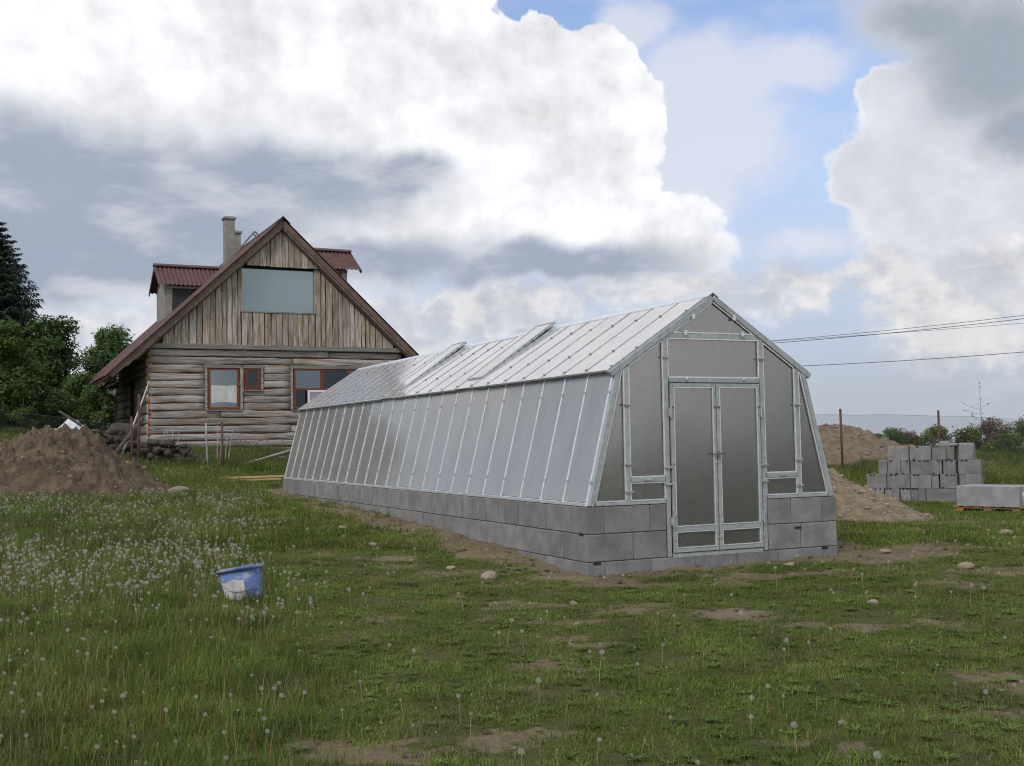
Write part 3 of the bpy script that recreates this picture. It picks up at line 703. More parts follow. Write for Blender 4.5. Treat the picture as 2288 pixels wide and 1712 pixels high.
        for i in range(NB):
            y = (i + .5) * P
            obj('side_panel', panS, gh, oS + Vector((0, y, 0)), (eS[0] + random.uniform(-.003, .003), eS[1] + random.uniform(-.003, .003), eS[2] + random.uniform(-.004, .004)))
            vent = sx < 0 and i in (7, 13)
            if not vent:
                r_ = obj('roof_panel', panR, gh, oR + Vector((0, y, 0)), (eR[0] + random.uniform(-.003, .003), eR[1] + random.uniform(-.003, .003), eR[2]))
                if sx < 0: obj('lip', lip, r_)
            else:
                hz = rs * .10; vl = rs + .04 - hz; op = .036
                MB().box((-P / 2 + .013, -.002, -OV - .02), (P / 2 - .013, .010, hz)).build('roof_panel', M['pcr'], gh, loc=oR + Vector((0, y, 0)), rot=eR)
                base = oR + Vector((0, y, 0)) + RR @ Vector((0, .022, hz))
                Rv = RR @ Matrix.Rotation(-op, 3, 'X')
                if (Rv @ Vector((0, 0, 1))).z < (RR @ Vector((0, 0, 1))).z: Rv = RR @ Matrix.Rotation(op, 3, 'X')
                vf = MB()
                for xx in (-P / 2 + .02, P / 2 - .02):
                    vf.box((xx - .014, -.03, 0), (xx + .014, .012, vl), 0, .003)
                v = vf.build('roof_vent', M['galv'], gh, loc=base, rot=Rv.to_euler())
                MB().box((-P / 2 + .034, -.008, .02), (P / 2 - .034, .004, vl - .03)).build('vent_panel', M['pcr'], v)
                MB().box((-P / 2 + .006, -.034, vl - .025), (P / 2 - .006, .016, vl + .01), 0, .003).build('vent_top_rail', M['bead'], v)
                MB().box((-P / 2 + .03, -.03, -.012), (P / 2 - .03, .01, .018), 0, .003).build('vent_bottom_rail', M['galv'], v)
                for q in range(9):
                    MB().box((-P / 2 + .002, -.022, vl * (.10 + .095 * q) - .018), (-P / 2 + .0075, -.004, vl * (.10 + .095 * q) + .018)).build('slot', M['clip'], v)
                    MB().box((P / 2 - .0075, -.022, vl * (.10 + .095 * q) - .018), (P / 2 - .002, -.004, vl * (.10 + .095 * q) + .018)).build('slot', M['clip'], v)
                for xx in (-P / 2 + .05, P / 2 - .05):
                    a_ = oR + Vector((0, y, 0)) + RR @ Vector((xx, .0, rs * .62)); b_ = base + Rv @ Vector((xx, -.02, vl * .72))
                    MB().beam(a_, b_, .03, .012, (0, 1, 0)).build('vent_stay', M['galv'], gh)
        # rails along the length
        MB().box((sx * XB - .02, .02, ZB + .003), (sx * XB + .022, L - .02, ZB + .045), 0, .004).build('sill_rail', M['bar'], gh)
        MB().box((sx * (XE + .008) - .022, .03, ZE - .055), (sx * (XE + .008) + .016, L - .03, ZE - .012), 0, .004).build('eave_rail', M['galv'], gh)
        MB().beam((sx * XE * .5, .05, ZE + (ZR - ZE) * .5 - .03), (sx * XE * .5, L - .05, ZE + (ZR - ZE) * .5 - .03), .04, .04).build('purlin', M['galv'], gh)
    MB().prism([(-.085, 0, ZR - .035), (0, 0, ZR + .022), (.085, 0, ZR - .035), (.085, 0, ZR - .022), (0, 0, ZR + .036), (-.085, 0, ZR - .022)], (0, 1, 0), L + .05).build('ridge_cap', M['bar'], gh, loc=(0, -.035, 0))
    for i in range(0, NB + 1, 4):                      # inner steel frames
        if i in (0, NB): continue
        y = i * P
        fr = MB()
        for sx in (-1, 1):
            fr.beam((sx * (XB - .06), y, ZB), (sx * (XE - .06), y, ZE - .04), .05, .04, (0, 1, 0)); fr.beam((sx * (XE - .06), y, ZE - .03), (sx * .01, y, ZR - .06), .05, .04, (0, 1, 0))
        fr.beam((-.8, y, 2.75), (.8, y, 2.75), .04, .03, (0, 1, 0)).build('inner_frame', M['galv'], gh)
build_greenhouse()

# ------------------------------------------------------------------ log house
def log_mesh(L, h, t, seed, name='log', mat='log'):
    n = max(3, int(L / .24)); vs = []; fs = []
    xs = np.linspace(0, L, n + 1)
    top = h / 2 - .014 + (fbm(xs * 1.5, xs * 0 + seed, 5, 3) - .5) * .085
    bot = -h / 2 + .014 + (fbm(xs * 1.5, xs * 0 + seed + 9.3, 5, 3) - .5) * .085
    dep = t + (fbm(xs * .9, xs * 0 + seed + 4.1, 6, 2) - .5) * .04
    k = 7
    for i, x in enumerate(xs):
        a, b, d = top[i], bot[i], dep[i]; m = (a + b) / 2; hh = (a - b) / 2
        vs += [(x, .10, b), (x, -d * .45, b), (x, -d * .92, m - hh * .74), (x, -d, m), (x, -d * .94, m + hh * .76), (x, -d * .5, a), (x, .10, a)]
        if i:
            o = (i - 1) * k
            for j in range(k - 1): fs.append((o + j, o + j + k, o + j + k + 1, o + j + 1))
    fs.append(tuple(range(k - 1, -1, -1))[::-1]); fs.append(tuple(range(n * k, n * k + k))[::-1])
    return MB().add(vs, fs).mesh(name, M[mat], True)
def board_mesh(w, z0, zl, zr, seed, t=.028, mat='board', wob=.03):
    n = max(2, int(max(zl, zr) - z0) * 3 + 1); vs = []; fs = []
    for i in range(n + 1):
        q = i / n; a = z0 + (zl - z0) * q; b = z0 + (zr - z0) * q
        e0 = (float(vnoise(np.array([a * 1.7]), np.array([seed]), 3)[0]) - .5) * wob; e1 = (float(vnoise(np.array([b * 1.7]), np.array([seed + 7.]), 3)[0]) - .5) * wob
        vs += [(-w / 2 + e0, 0, a), (-w / 2 + e0 + .006, -t, a), (w / 2 + e1 - .006, -t, b), (w / 2 + e1, 0, b)]
        if i:
            o = (i - 1) * 4
            for j in range(3): fs.append((o + j, o + j + 4, o + j + 5, o + j + 1)[::-1])
    fs.append((0, 1, 2, 3)[::-1]); fs.append(tuple(n * 4 + k for k in range(4)))
    return MB().add(vs, fs).mesh('board', M[mat])
def sheet_mesh(width, length, per=.16, amp=.022, name='roof_sheet', mat='redroof'):
    n = int(width / per * 6); xs = np.linspace(0, width, n + 1); rows = 3
    vs = [(x, amp * math.sin(2 * math.pi * x / per), length * r / (rows - 1)) for r in range(rows) for x in xs]
    fs = [(r * (n + 1) + i, r * (n + 1) + i + 1, (r + 1) * (n + 1) + i + 1, (r + 1) * (n + 1) + i) for r in range(rows - 1) for i in range(n)]
    m = MB().add(vs, fs).mesh(name, M[mat], True); return m
def build_house():
    hs = thing('log_house', 'old weathered log house with vertical board gable and red-brown corrugated roof', 'house', HS_LOC, HS_YAW)
    Wd, DP, AX, AZ, S = 8.52, 7.9, 4.26, 7.44, .945
    zt = lambda u: AZ - S * abs(u - AX)              # underside of the roof
    core = MB().box((.06, .022, -.6), (Wd - .06, DP - .1, 3.25)).prism([(.2, .036, 3.25), (Wd - .2, .036, 3.25), (Wd - .2, .036, zt(Wd - .2) - .05), (AX, .036, AZ - .08), (.2, .036, zt(.2) - .05)], (0, 1, 0), DP - .2)
    wall = core.build('wall', M['backing'], hs)
    # ---- front logs cut round the windows
    wins = [(1.83, 2.89, 1.24, 2.60), (3.02, 3.57, 1.89, 2.60), (4.66, 7.6, 1.23, 2.61)]
    bounds = [-.56, -.27, 0.0, .235, .47, .725, .965, 1.215, 1.455, 1.70, 1.935, 2.19, 2.435, 2.72, 2.965, 3.21]
    sd = 1
    for k in range(len(bounds) - 1):
        a, b = bounds[k], bounds[k + 1]; c = (a + b) / 2
        cuts = sorted([(w[0] - .09, w[1] + .09) for w in wins if w[2] - .02 < c < w[3] + .02])
        segs = []; p = 0.0
        for (c0, c1) in cuts:
            if c0 > p + .1: segs.append((p, c0))
            p = max(p, c1)
        if p < Wd: segs.append((p, Wd))
        for (s0, s1) in segs:
            parts = [(s0, s1)]
            if s1 - s0 > 5: 
                m_ = s0 + random.uniform(2.2, s1 - s0 - 2.2); parts = [(s0, m_ - .006), (m_ + .006, s1)]
            for (q0, q1) in parts:
                sd += 1
                obj('log', log_mesh(q1 - q0, b - a, random.uniform(.02, .036), sd * 1.37), wall, (q0, random.uniform(-.004, .008), c), (0, random.uniform(-.004, .004), 0))
    # header and sill boards round the openings
    for (a, b, z0, z1) in wins:
        MB().box((a - .10, -.05, z1), (b + .10, .02, z1 + .11), 0, .006).build('lintel_board', M['beam'], wall)
        MB().box((a - .06, -.075, z0 - .05), (b + .06, .02, z0 - .005), 0, .006).build('sill_board', M['beam'], wall)
        for x in (a - .085, b + .005):
            if x < 7.3: MB().box((x, -.055, z0), (x + .08, .02, z1 - .002), 0, .005).build('side_board', M['beam'] if random.random() < .7 else M['log'], wall)
    # ---- left wall logs (along the depth), doorway
    zz = -.55; sd = 300
    while zz < 3.0:
        h = random.uniform(.26, .36)
        LE = 11.6 if zz + h < 2.45 else DP - .05
        segs = [(.02, 3.05), (4.25, LE)] if zz + h / 2 < 2.35 else [(.02, LE)]
        for (a, b) in segs:
            sd += 1; me = log_mesh(b - a, h, random.uniform(.05, .085), sd * 1.7, 'log', 'log')
            obj('log', me, wall, (0.0, b, zz + h / 2), (random.uniform(-.01, .01), 0, -math.pi / 2)).data.materials[0] = M['sidelog']
        zz += h
    # right wall
    zz = -.55
    while zz < 3.0:
        h = .3; sd += 1
        obj('log', log_mesh(DP - .1, h, .07, sd * 1.7), wall, (Wd, .05, zz + h / 2), (0, 0, math.pi / 2)); zz += h
    MB().box((.05, DP, -.5), (4.2, 11.5, 2.28)).build('rear_annex', M['backing'], hs)
    MB().prism([(-.15, DP - .3, 2.50), (4.4, DP - .3, 2.50), (4.4, DP - .3, 2.56), (-.15, DP - .3, 2.56)], (0, 1, 0), 4.2).build('annex_roof', M['ridgecap'], hs)
    dr = MB().box((-.03, 3.10, -.35), (.03, 4.20, 2.33)).build('side_door', M['interior'], hs)  # near-black slab stands for the shade inside the doorway
    for y in (3.04, 4.20): MB().box((-.07, y, -.35), (.03, y + .07, 2.36), 0, .004).build('door_jamb', M['fascia'], dr)
    MB().box((-.07, 3.04, 2.36), (.03, 4.27, 2.46), 0, .004).build('door_head', M['fascia'], dr)
    MB().box((-.02, -.012, -.2), (.012, .0, 3.2)).build('corner_seal', M['backing'], hs)
    for k in range(15):                                # blobs of orange foam at the corner
        z = .05 + k * .21 + random.uniform(-.05, .05); r = random.uniform(.022, .045); hgt = random.uniform(.04, .10)
        if random.random() < .8:
            vs = [(math.cos(t) * r * q, math.sin(t) * r * q * .6 - .035, z + hh) for hh, q in ((-hgt, .3), (-hgt * .5, 1), (hgt * .3, .9), (hgt, .35)) for t in np.linspace(0, 2 * math.pi, 7)[:-1]]
            fs = [(a * 6 + i, a * 6 + (i + 1) % 6, a * 6 + 6 + (i + 1) % 6, a * 6 + 6 + i) for a in range(3) for i in range(6)] + [(5, 4, 3, 2, 1, 0), (18, 19, 20, 21, 22, 23)]
            MB().add([(x - .02, y, zz_) for x, y, zz_ in vs], fs).build('foam_blob', M['foam'], hs, True)
    # ---- beam under the gable
    MB().box((-.02, -.14, 3.215), (Wd + .02, .04, 3.37), 0, .008).build('tie_beam', M['beam'], hs)
    for x in (-.28, Wd + .02): MB().box((x, -.25, 3.20), (x + .26, .3, 3.44), 0, .012).build('plate_end', M['beam'], hs)
    # ---- gable boards
    def boards(u0, u1, z0, ztop, y, ins, gap, sd0):
        u = u0; i = 0
        while u < u1 - .06:
            w = min(random.uniform(.15, .25), u1 - u); a, b = u, u + w
            zl = min(ztop, zt(a) - ins); zr_ = min(ztop, zt(b) - ins)
            if min(zl, zr_) > z0 + .06:
                sd_ = sd0 + i * 1.31
                obj('board', board_mesh(w - gap, z0 + random.uniform(-.012, .01), zl, zr_, sd_), wall, ((a + b) / 2, y + random.uniform(-.012, .006), 0))
            u += w; i += 1
    boards(.25, 2.92, 3.375, 99, -.045, .22, .016, 10.); boards(5.44, Wd - .25, 3.375, 99, -.045, .22, .022, 60.)
    boards(2.93, 5.43, 3.375, 4.46, -.03, .2, .014, 110.); boards(2.89, 5.60, 6.02, 99, -.115, .10, .008, 150.)
    MB().box((2.90, -.08, 4.46), (5.45, .03, 4.51), 0, .005).build('sill_board', M['beam'], wall)
    for x in (2.885, 5.40): MB().box((x, -.075, 4.512), (x + .07, .03, 6.0), 0, .005).build('side_board', M['board'], wall)
    # ---- windows
    bp = MB().box((2.965, .0, 4.515), (5.395, .03, 5.93)).build('gable_window', M['bigglass'], hs); bp['label'] = 'large blue-green pane in the gable'
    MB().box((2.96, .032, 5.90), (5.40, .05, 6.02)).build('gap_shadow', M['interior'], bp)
    def window(a, b, z0, z1, mull=(), trans=None, fw=.075, dim=()):
        y0, y1 = -.03, .05; w = MB().box((a, y0, z0), (a + fw, y1, z1), 0, .006).box((b - fw, y0, z0), (b, y1, z1), 0, .006).box((a + fw, y0, z0), (b - fw, y1, z0 + fw), 0, .006).box((a + fw, y0, z1 - fw * .6), (b - fw, y1, z1), 0, .006).build('window', M['redwood'], hs)
        xs = [a + fw] + [c for m_ in mull for c in (m_ - fw * .8, m_ + fw * .8)] + [b - fw]
        for m_ in mull: MB().box((m_ - fw * .8, y0 - .004, z0 + fw), (m_ + fw * .8, y1, z1 - fw * .6), 0, .006).build('mullion', M['redwood'], w)
        for i in range(0, len(xs), 2):
            rows = [(z0 + fw, z1 - fw * .6)] if trans is None else [(z0 + fw, trans - .03), (trans + .03, z1 - fw * .6)]
            if trans is not None: MB().box((xs[i], y0, trans - .03), (xs[i + 1], y1, trans + .03), 0, .004).build('transom', M['redwood'], w)
            for (c, d) in rows: MB().box((xs[i], .0, c), (xs[i + 1], .012, d)).build('pane', M['darkglass'] if (i // 2 in dim or (trans is not None and c < trans - .1)) else M['glass'], w)
        return w
    w1 = window(1.85, 2.87, 1.245, 2.585); n = 9
    vs = []; fs = []
    for i in range(n + 1):
        q = i / n; x = 1.94 + .84 * q; sag = .10 * math.sin(q * math.pi) + .12 * q; yy = -.006 - .006 * math.sin(q * 17)
        vs += [(x, yy, 1.45 + sag * .4 - .05 * q), (x, yy - .002, 2.03 + .01 * math.sin(q * 9))]
        if i: fs.append((2 * i - 2, 2 * i, 2 * i + 1, 2 * i - 1))
    cu = MB().add(vs, fs).build('curtain', M['curtain'], w1); cu['label'] = 'pale cloth hung across the lower half of the window'
    window(3.03, 3.56, 1.90, 2.59, fw=.10, dim=(0,)); w3 = window(4.68, 7.6, 1.24, 2.60, (5.66, 6.62), 1.93, .07, (1,))
    sash = MB()
    a, b, z0, z1 = 5.12, 6.35, 1.27, 1.88
    sash.box((a, -.19, z0), (a + .07, -.14, z1), 0, .005).box((b - .07, -.19, z0), (b, -.14, z1), 0, .005).box((a + .07, -.19, z0), (b - .07, -.14, z0 + .07), 0, .005).box((a + .07, -.19, z1 - .07), (b - .07, -.14, z1), 0, .005)
    so = sash.build('white_sash', M['whitepvc'], w3); MB().box((a + .07, -.17, z0 + .07), (b - .07, -.16, z1 - .07)).build('pane', M['pc'], so)
    # loose bits of board between the two small windows
    for (x, z, w_, h_, r) in ((2.93, 2.36, .09, .34, .02), (2.92, 2.1, .10, .16, .5), (2.945, 1.9, .08, .22, -.04)):
        MB().box((-w_ / 2, -.03, -h_ / 2), (w_ / 2, 0, h_ / 2), 0, .004).build('offcut', M['board'], wall, loc=(x, -.06, z), rot=(0, r, 0))
    # ---- roof
    OVF, OVE, th = .42, 1.38, .06
    roof = thing_part = obj('roof', None, hs)
    sl = math.atan(S); run = (AX + OVE); Ls = run / math.cos(sl)
    nS = 10; wS = (DP + OVF + .35) / nS
    sh_ = sheet_mesh(wS + .06, Ls)
    for sx in (-1, 1):
        out = Vector((sx * math.sin(sl), 0, math.cos(sl))); dn = Vector((sx * math.cos(sl), 0, -math.sin(sl)))
        ax = out.cross(dn)                           # along the depth (sign depends on side)
        Rm = Matrix((ax, out, dn)).transposed()
        for i in range(nS):
            y = -OVF + i * wS + (0 if ax.y > 0 else wS)
            obj('roof_sheet', sh_, roof, Vector((AX, y, AZ + .16)) + out * (.03 + .004 * (i % 2)), Rm.to_euler())
        # deck under the sheets, bargeboard, soffit
        e0 = Vector((AX, 0, AZ + .06)); e1 = e0 + dn * (Ls - .05)
        MB().prism([(e0.x, -OVF + .05, e0.z), (e1.x, -OVF + .05, e1.z), (e1.x, -OVF + .05, e1.z + .07), (e0.x, -OVF + .05, e0.z + .07)], (0, 1, 0), DP + OVF + .25).build('roof_deck', M['fascia'], roof)
        MB().beam((AX + sx * .01, -OVF + .03, AZ + .02), Vector((AX + sx * .01, -OVF + .03, AZ + .02)) + dn * (Ls - .25), .03, .17, out).build('bargeboard', M['fascia'], roof)
        MB().beam((AX + sx * .04, -.22, AZ - .10), Vector((AX + sx * .04, -.22, AZ - .10)) + dn * (Ls - .9), .22, .12, out).build('rafter', M['board'], roof)
        MB().beam((AX + sx * .04, -.17, AZ - .19), Vector((AX + sx * .04, -.17, AZ - .19)) + dn * (Ls - 1.35), .09, .10, out).build('rafter', M['fascia'], roof)
        for i in range(9):
            y = .9 + i * 1.05
            MB().beam(Vector((AX, y, AZ - .06)) + dn * (Ls * .70), Vector((AX, y, AZ - .06)) + dn * (Ls - .05), .09, .12, out).build('rafter', M['fascia'], roof)
    MB().prism([(AX - .24, 0, AZ + .0), (AX, 0, AZ + .22), (AX + .24, 0, AZ + .0), (AX + .24, 0, AZ + .03), (AX, 0, AZ + .26), (AX - .24, 0, AZ + .03)], (0, 1, 0), DP + OVF + .3).build('ridge_cap', M['ridgecap'], roof, loc=(0, -OVF - .02, 0))
    # ---- chimneys
    def chimney(u, w, zb, ztp, s_):
        c = MB().box((u - s_ / 2, w - s_ / 2, zb), (u + s_ / 2, w + s_ / 2, ztp - .13), 0, .012).build('chimney', M['plaster'], hs)
        MB().box((u - s_ / 2 - .05, w - s_ / 2 - .05, ztp - .128), (u + s_ / 2 + .05, w + s_ / 2 + .05, ztp - .03), 0, .02).box((u - s_ / 2 + .03, w - s_ / 2 + .03, ztp - .029), (u + s_ / 2 - .03, w + s_ / 2 - .03, ztp), 0, .01).build('chimney_cap', M['plaster'], c)
    chimney(3.36, 4.0, 6.0, 8.44, .36); chimney(3.90, 5.4, 6.6, 8.2, .32)
    # ---- roof ladder by the chimneys
    a0 = Vector((3.45, 3.6, 6.95)); a1 = Vector((4.22, 3.6, 7.88))
    ld = MB().beam(a0, a1, .04, .06, (0, 0, 1)).beam(a0 + Vector((.03, .45, 0)), a1 + Vector((.03, .45, 0)), .04, .06).beam(a1, a1 + Vector((.30, 0, -.28)), .04, .05).beam(a1 + Vector((.03, .45, 0)), a1 + Vector((.33, .45, -.28)), .04, .05).build('roof_ladder', M['beam'], hs)
    for q in (.12, .34, .56, .78, .97): MB().beam(a0.lerp(a1, q), a0.lerp(a1, q) + Vector((.03, .45, 0)), .035, .035).build('rung', M['beam'], ld)
    # ---- dormers (ridge runs across the house)
    def dormer(side, w0, w1, uf, ze, zr_, ue, ur, post):
        # side -1: faces left.  w0..w1 depth range of the walls, uf outer face, ze eave height, zr ridge height
        f = lambda u: u if side < 0 else u
        wm = (w0 + w1) / 2
        inn = AX + side * max(.3, (AZ - zr_) / S - .1)
        iw = AX + side * (AZ - ze) / S
        d = MB().prism([(uf, w0, zt(uf) - .1), (iw, w0, ze - .1), (iw, w0, ze), (uf, w0, ze)], (0, 1, 0), .06)
        dm = d.build('dormer', M['darkpanel'], hs)
        MB().prism([(uf, w1, zt(uf) - .1), (iw, w1, ze - .1), (iw, w1, ze), (uf, w1, ze)], (0, -1, 0), .06).build('dormer_side', M['darkpanel'], dm)
        fc = MB().prism([(uf, w0 - .01, zt(uf) - .12), (uf, w1 + .01, zt(uf) - .12), (uf, w1 + .01, ze), (uf, wm, zr_ - .08), (uf, w0 - .01, ze)], (-side, 0, 0), .22).build('dormer_front', M['plaster'], dm)
        x0 = uf if side < 0 else uf - .0
        MB().box((min(uf, uf - side * .20), w0 - .03, zt(uf) - .05), (max(uf, uf - side * .20), w0 - .002, ze), 0, .006).build('corner_post', M['plaster'], dm)
        MB().beam((uf, w0 - .05, ze - .04), (AX + side * (AZ - ze) / S, w0 - .05, ze - .04), .06, .09).build('eave_board', M['plaster'] if post else M['fascia'], dm)
        if side > 0: MB().box((uf + side * .015 - .012, wm - .5, zt(uf) + .35), (uf + side * .015 + .012, wm + .5, ze - .05)).build('dormer_window', M['glass'], dm)
        for q in (-1, 1):                             # two roof slopes
            we = (w0 - .22) if q < 0 else (w1 + .22)
            rise = zr_ - (ze + .0); dy = abs(we - wm); le = math.hypot(rise, dy)
            dn = Vector((0, (we - wm) / le, -rise / le)); ax = Vector((1, 0, 0)); out = dn.cross(ax)
            if out.z < 0: out = -out; 
            lo = min(ur, inn); wid = abs(inn - ur)
            Rm = Matrix((ax, out, dn)).transposed()
            if Rm.determinant() < 0:
                Rm = Matrix((-ax, out, dn)).transposed(); org = Vector((lo + wid, wm, zr_ + .02))
            else: org = Vector((lo, wm, zr_ + .02))
            obj('roof_sheet', sheet_mesh(wid, le, .15, .024), dm, org, Rm.to_euler())
            MB().beam((ur - side * .02 * 0, wm, zr_ - .05), Vector((ur, wm, zr_ - .05)) + dn * le, .12, .03, (1, 0, 0)).build('dormer_barge', M['redroof'], dm)
        MB().prism([(0, wm - .17, zr_ - .02), (0, wm, zr_ + .07), (0, wm + .17, zr_ - .02), (0, wm + .17, zr_ + .01), (0, wm, zr_ + .10), (0, wm - .17, zr_ + .01)], (1, 0, 0), abs(inn - ur) + .04).build('dormer_ridge', M['redroof'], dm, loc=(min(inn, ur) - (.03 if side < 0 else .01), 0, 0))
    dormer(-1, 3.0, 5.2, .98, 5.66, 6.50, 0, .74, True)
    dormer(1, 1.2, 3.4, 6.95, 6.22, 7.08, 0, 7.42, False)
build_house()

# ------------------------------------------------------------------ heaps, stones
def rock_mesh(seed, r=1., sub=2):
    import bmesh
    bm = bmesh.new(); bmesh.ops.create_icosphere(bm, subdivisions=sub, radius=1.)
    rr = random.Random(seed); off = rr.uniform(0, 50)
    pl = [(Vector((rr.gauss(0, 1), rr.gauss(0, 1), rr.gauss(0, 1))).normalized(), rr.uniform(.55, .9)) for _ in range(7)]
    for v in bm.verts:
        p = v.co.copy()
        for n, d in pl:
            e = p.dot(n)
            if e > d: p -= n * (e - d) * .85
        v.co = p * r * (1 + .12 * (float(vnoise(np.array([p.x * 3 + off]), np.array([p.y * 3 + p.z * 2]), 4)[0]) - .5))
    me = D.meshes.new('stone'); bm.to_mesh(me); bm.free(); me.materials.append(M['stone']); return me
def heap(name, label, c, rx, ry, h, rot, mat, seed, rough, peak=(0, 0), pw=1.25, nr=70, na=140, stones=0, srange=(.02, .07)):
    zb = float(base_z(np.array([c[0]]), np.array([c[1]]))[0])
    a = np.linspace(0, 2 * math.pi, na, endpoint=False); q = np.linspace(0, 1.06, nr)
    Q, A = np.meshgrid(q, a, indexing='ij')
    edge = 1 + (fbm(np.cos(A) * 1.3 + seed, np.sin(A) * 1.3, 3, 3) - .5) * .5
    lx = Q * np.cos(A) * rx * edge + peak[0] * (1 - Q); ly = Q * np.sin(A) * ry * edge + peak[1] * (1 - Q)
    cr, sr = math.cos(rot), math.sin(rot)
    x = c[0] + lx * cr - ly * sr; y = c[1] + lx * sr + ly * cr
    prof = np.clip(1 - Q, 0, 1) ** (pw) * (1 - .28 * np.exp(-(Q / .16) ** 2))
    f = fbm(x * 2.6 + seed, y * 2.6, 71, 5, .6) - .5; f2 = np.abs(fbm(x * 5 + seed, y * 5, 81, 4, .6) - .5)
    z = ground_z(x.ravel(), y.ravel()).reshape(x.shape) + h * prof + (f * .8 + f2 * .4 + .55 * sstep(fbm(x * 1.3, y * 1.3, 33 + seed, 3), .35, .65) * np.clip(.62 - worley(x * 2.7 + f, y * 2.7, 5 + seed), -.1, 1) + .30 * sstep(fbm(x * 1.7, y * 1.7, 35 + seed, 3), .35, .6) * np.clip(.6 - worley(x * 7.3 + f, y * 7.3, 9 + seed), -.1, 1) - .22) * rough * np.clip(prof * 4, .1, 1) - .06 * sstep(Q, .93, 1.06)
    V = np.c_[x.ravel(), y.ravel(), z.ravel()] - np.array([c[0], c[1], zb])
    i = np.arange(nr * na).reshape(nr, na); j = np.roll(i, -1, 1)
    F = np.stack([i[:-1], i[1:], j[1:], j[:-1]], -1).reshape(-1, 4)
    o = obj(name, np_mesh(name, V, F, M[mat], True), None, (c[0], c[1], zb)); tag(o, label, 'soil heap')
    if stones:
        rk = [rock_mesh(500 + k, 1., 1) for k in range(5)]
        VV = []; FF = []; n0 = 0
        rs_ = np.random.default_rng(seed)
        for k in range(stones):
            qi = rs_.integers(4, nr - 3); ai = rs_.integers(0, na); p = V.reshape(nr, na, 3)[qi, ai]
            me = rk[k % 5]; v = np.array([t.co[:] for t in me.vertices]); ff = np.array([t.vertices[:] for t in me.polygons])
            sc = srange[0] + (srange[1] - srange[0]) * rs_.random() ** 3
            th = rs_.random() * 6.28; ct, st = math.cos(th), math.sin(th); v = v * np.array([1, .8, .65]) * sc
            v = np.c_[v[:, 0] * ct - v[:, 1] * st, v[:, 0] * st + v[:, 1] * ct, v[:, 2]] + p + [0, 0, sc * .15]
            VV.append(v); FF.append(ff + n0); n0 += len(v)
        so = obj('heap_stones', np_mesh('heap_stones', np.vstack(VV), np.vstack(FF), M['stone']), o); so['kind'] = 'stuff'
    return o
heap('soil_heap', 'tall dark brown soil heap in front of the log house corner', (-9.2, 23.2), 2.4, 1.8, 1.62, .05, 'soil', 3, .55, (-.15, .25), 1.12, 150, 300, 160, (.02, .09))
heap('soil_heap', 'stony yellowish spoil heap beside the right wall of the greenhouse', (5.55, 21.9), 2.45, 1.7, 1.25, -.5, 'subsoil', 8, .3, (-.3, 0), 1.1, 90, 180, 900, (.018, .085))
heap('soil_heap', 'pale stony spoil mound beyond the wire fence', (9.6, 35.2), 3.6, 2.0, 1.45, -.15, 'subsoil', 15, .36, (-.2, 0), .95, 90, 180, 650, (.025, .10))
heap('soil_heap', 'low stretch of spoil behind the block stack', (12.4, 34.6), 2.6, 1.2, .62, -.15, 'subsoil', 21, .16, (0, 0), .9, 50, 110, 120, (.025, .08))
stones = [(-6.84, 23.3, .26, 'large rounded tan stone lying in the grass right of the soil heap'), (-.29, 12.62, .13, 'flat tan stone in the grass near the greenhouse corner'),
    (-.75, 13.4, .07, 'small pale stone on bare soil by the plinth'), (3.3, 10.6, .07, 'pale stone in the lawn between the bare patches'), (5.1, 12.9, .12, 'flat pale stone in the lawn on the right'),
    (3.25, 13.55, .08, 'small light stone at the plinth right of the greenhouse door'), (.55, 10.9, .06, 'small stone in the middle of the lawn'), (4.75, 14.7, .09, 'stone on bare soil at the right plinth corner'),
    (-1.9, 15.3, .08, 'small stone in the grass left of the greenhouse wall'), (-2.6, 17.2, .09, 'pale stone on the soil strip halfway along the greenhouse'), (7.3, 17.0, .12, 'flat stone on the bare track right of the greenhouse'),
    (-10.9, 22.2, .22, 'round earth-covered boulder at the left foot of the soil heap')]
for i, (x, y, r, lb) in enumerate(stones):
    o = obj('stone', rock_mesh(i + 3), None, (x, y, gz(x, y) + r * .22 + (.12 if i == 11 else 0)), (0, 0, i * 1.3), (r, r * .8, r * (.5 if i != 11 else .85))); tag(o, lb, 'stone', 'stones lying about')

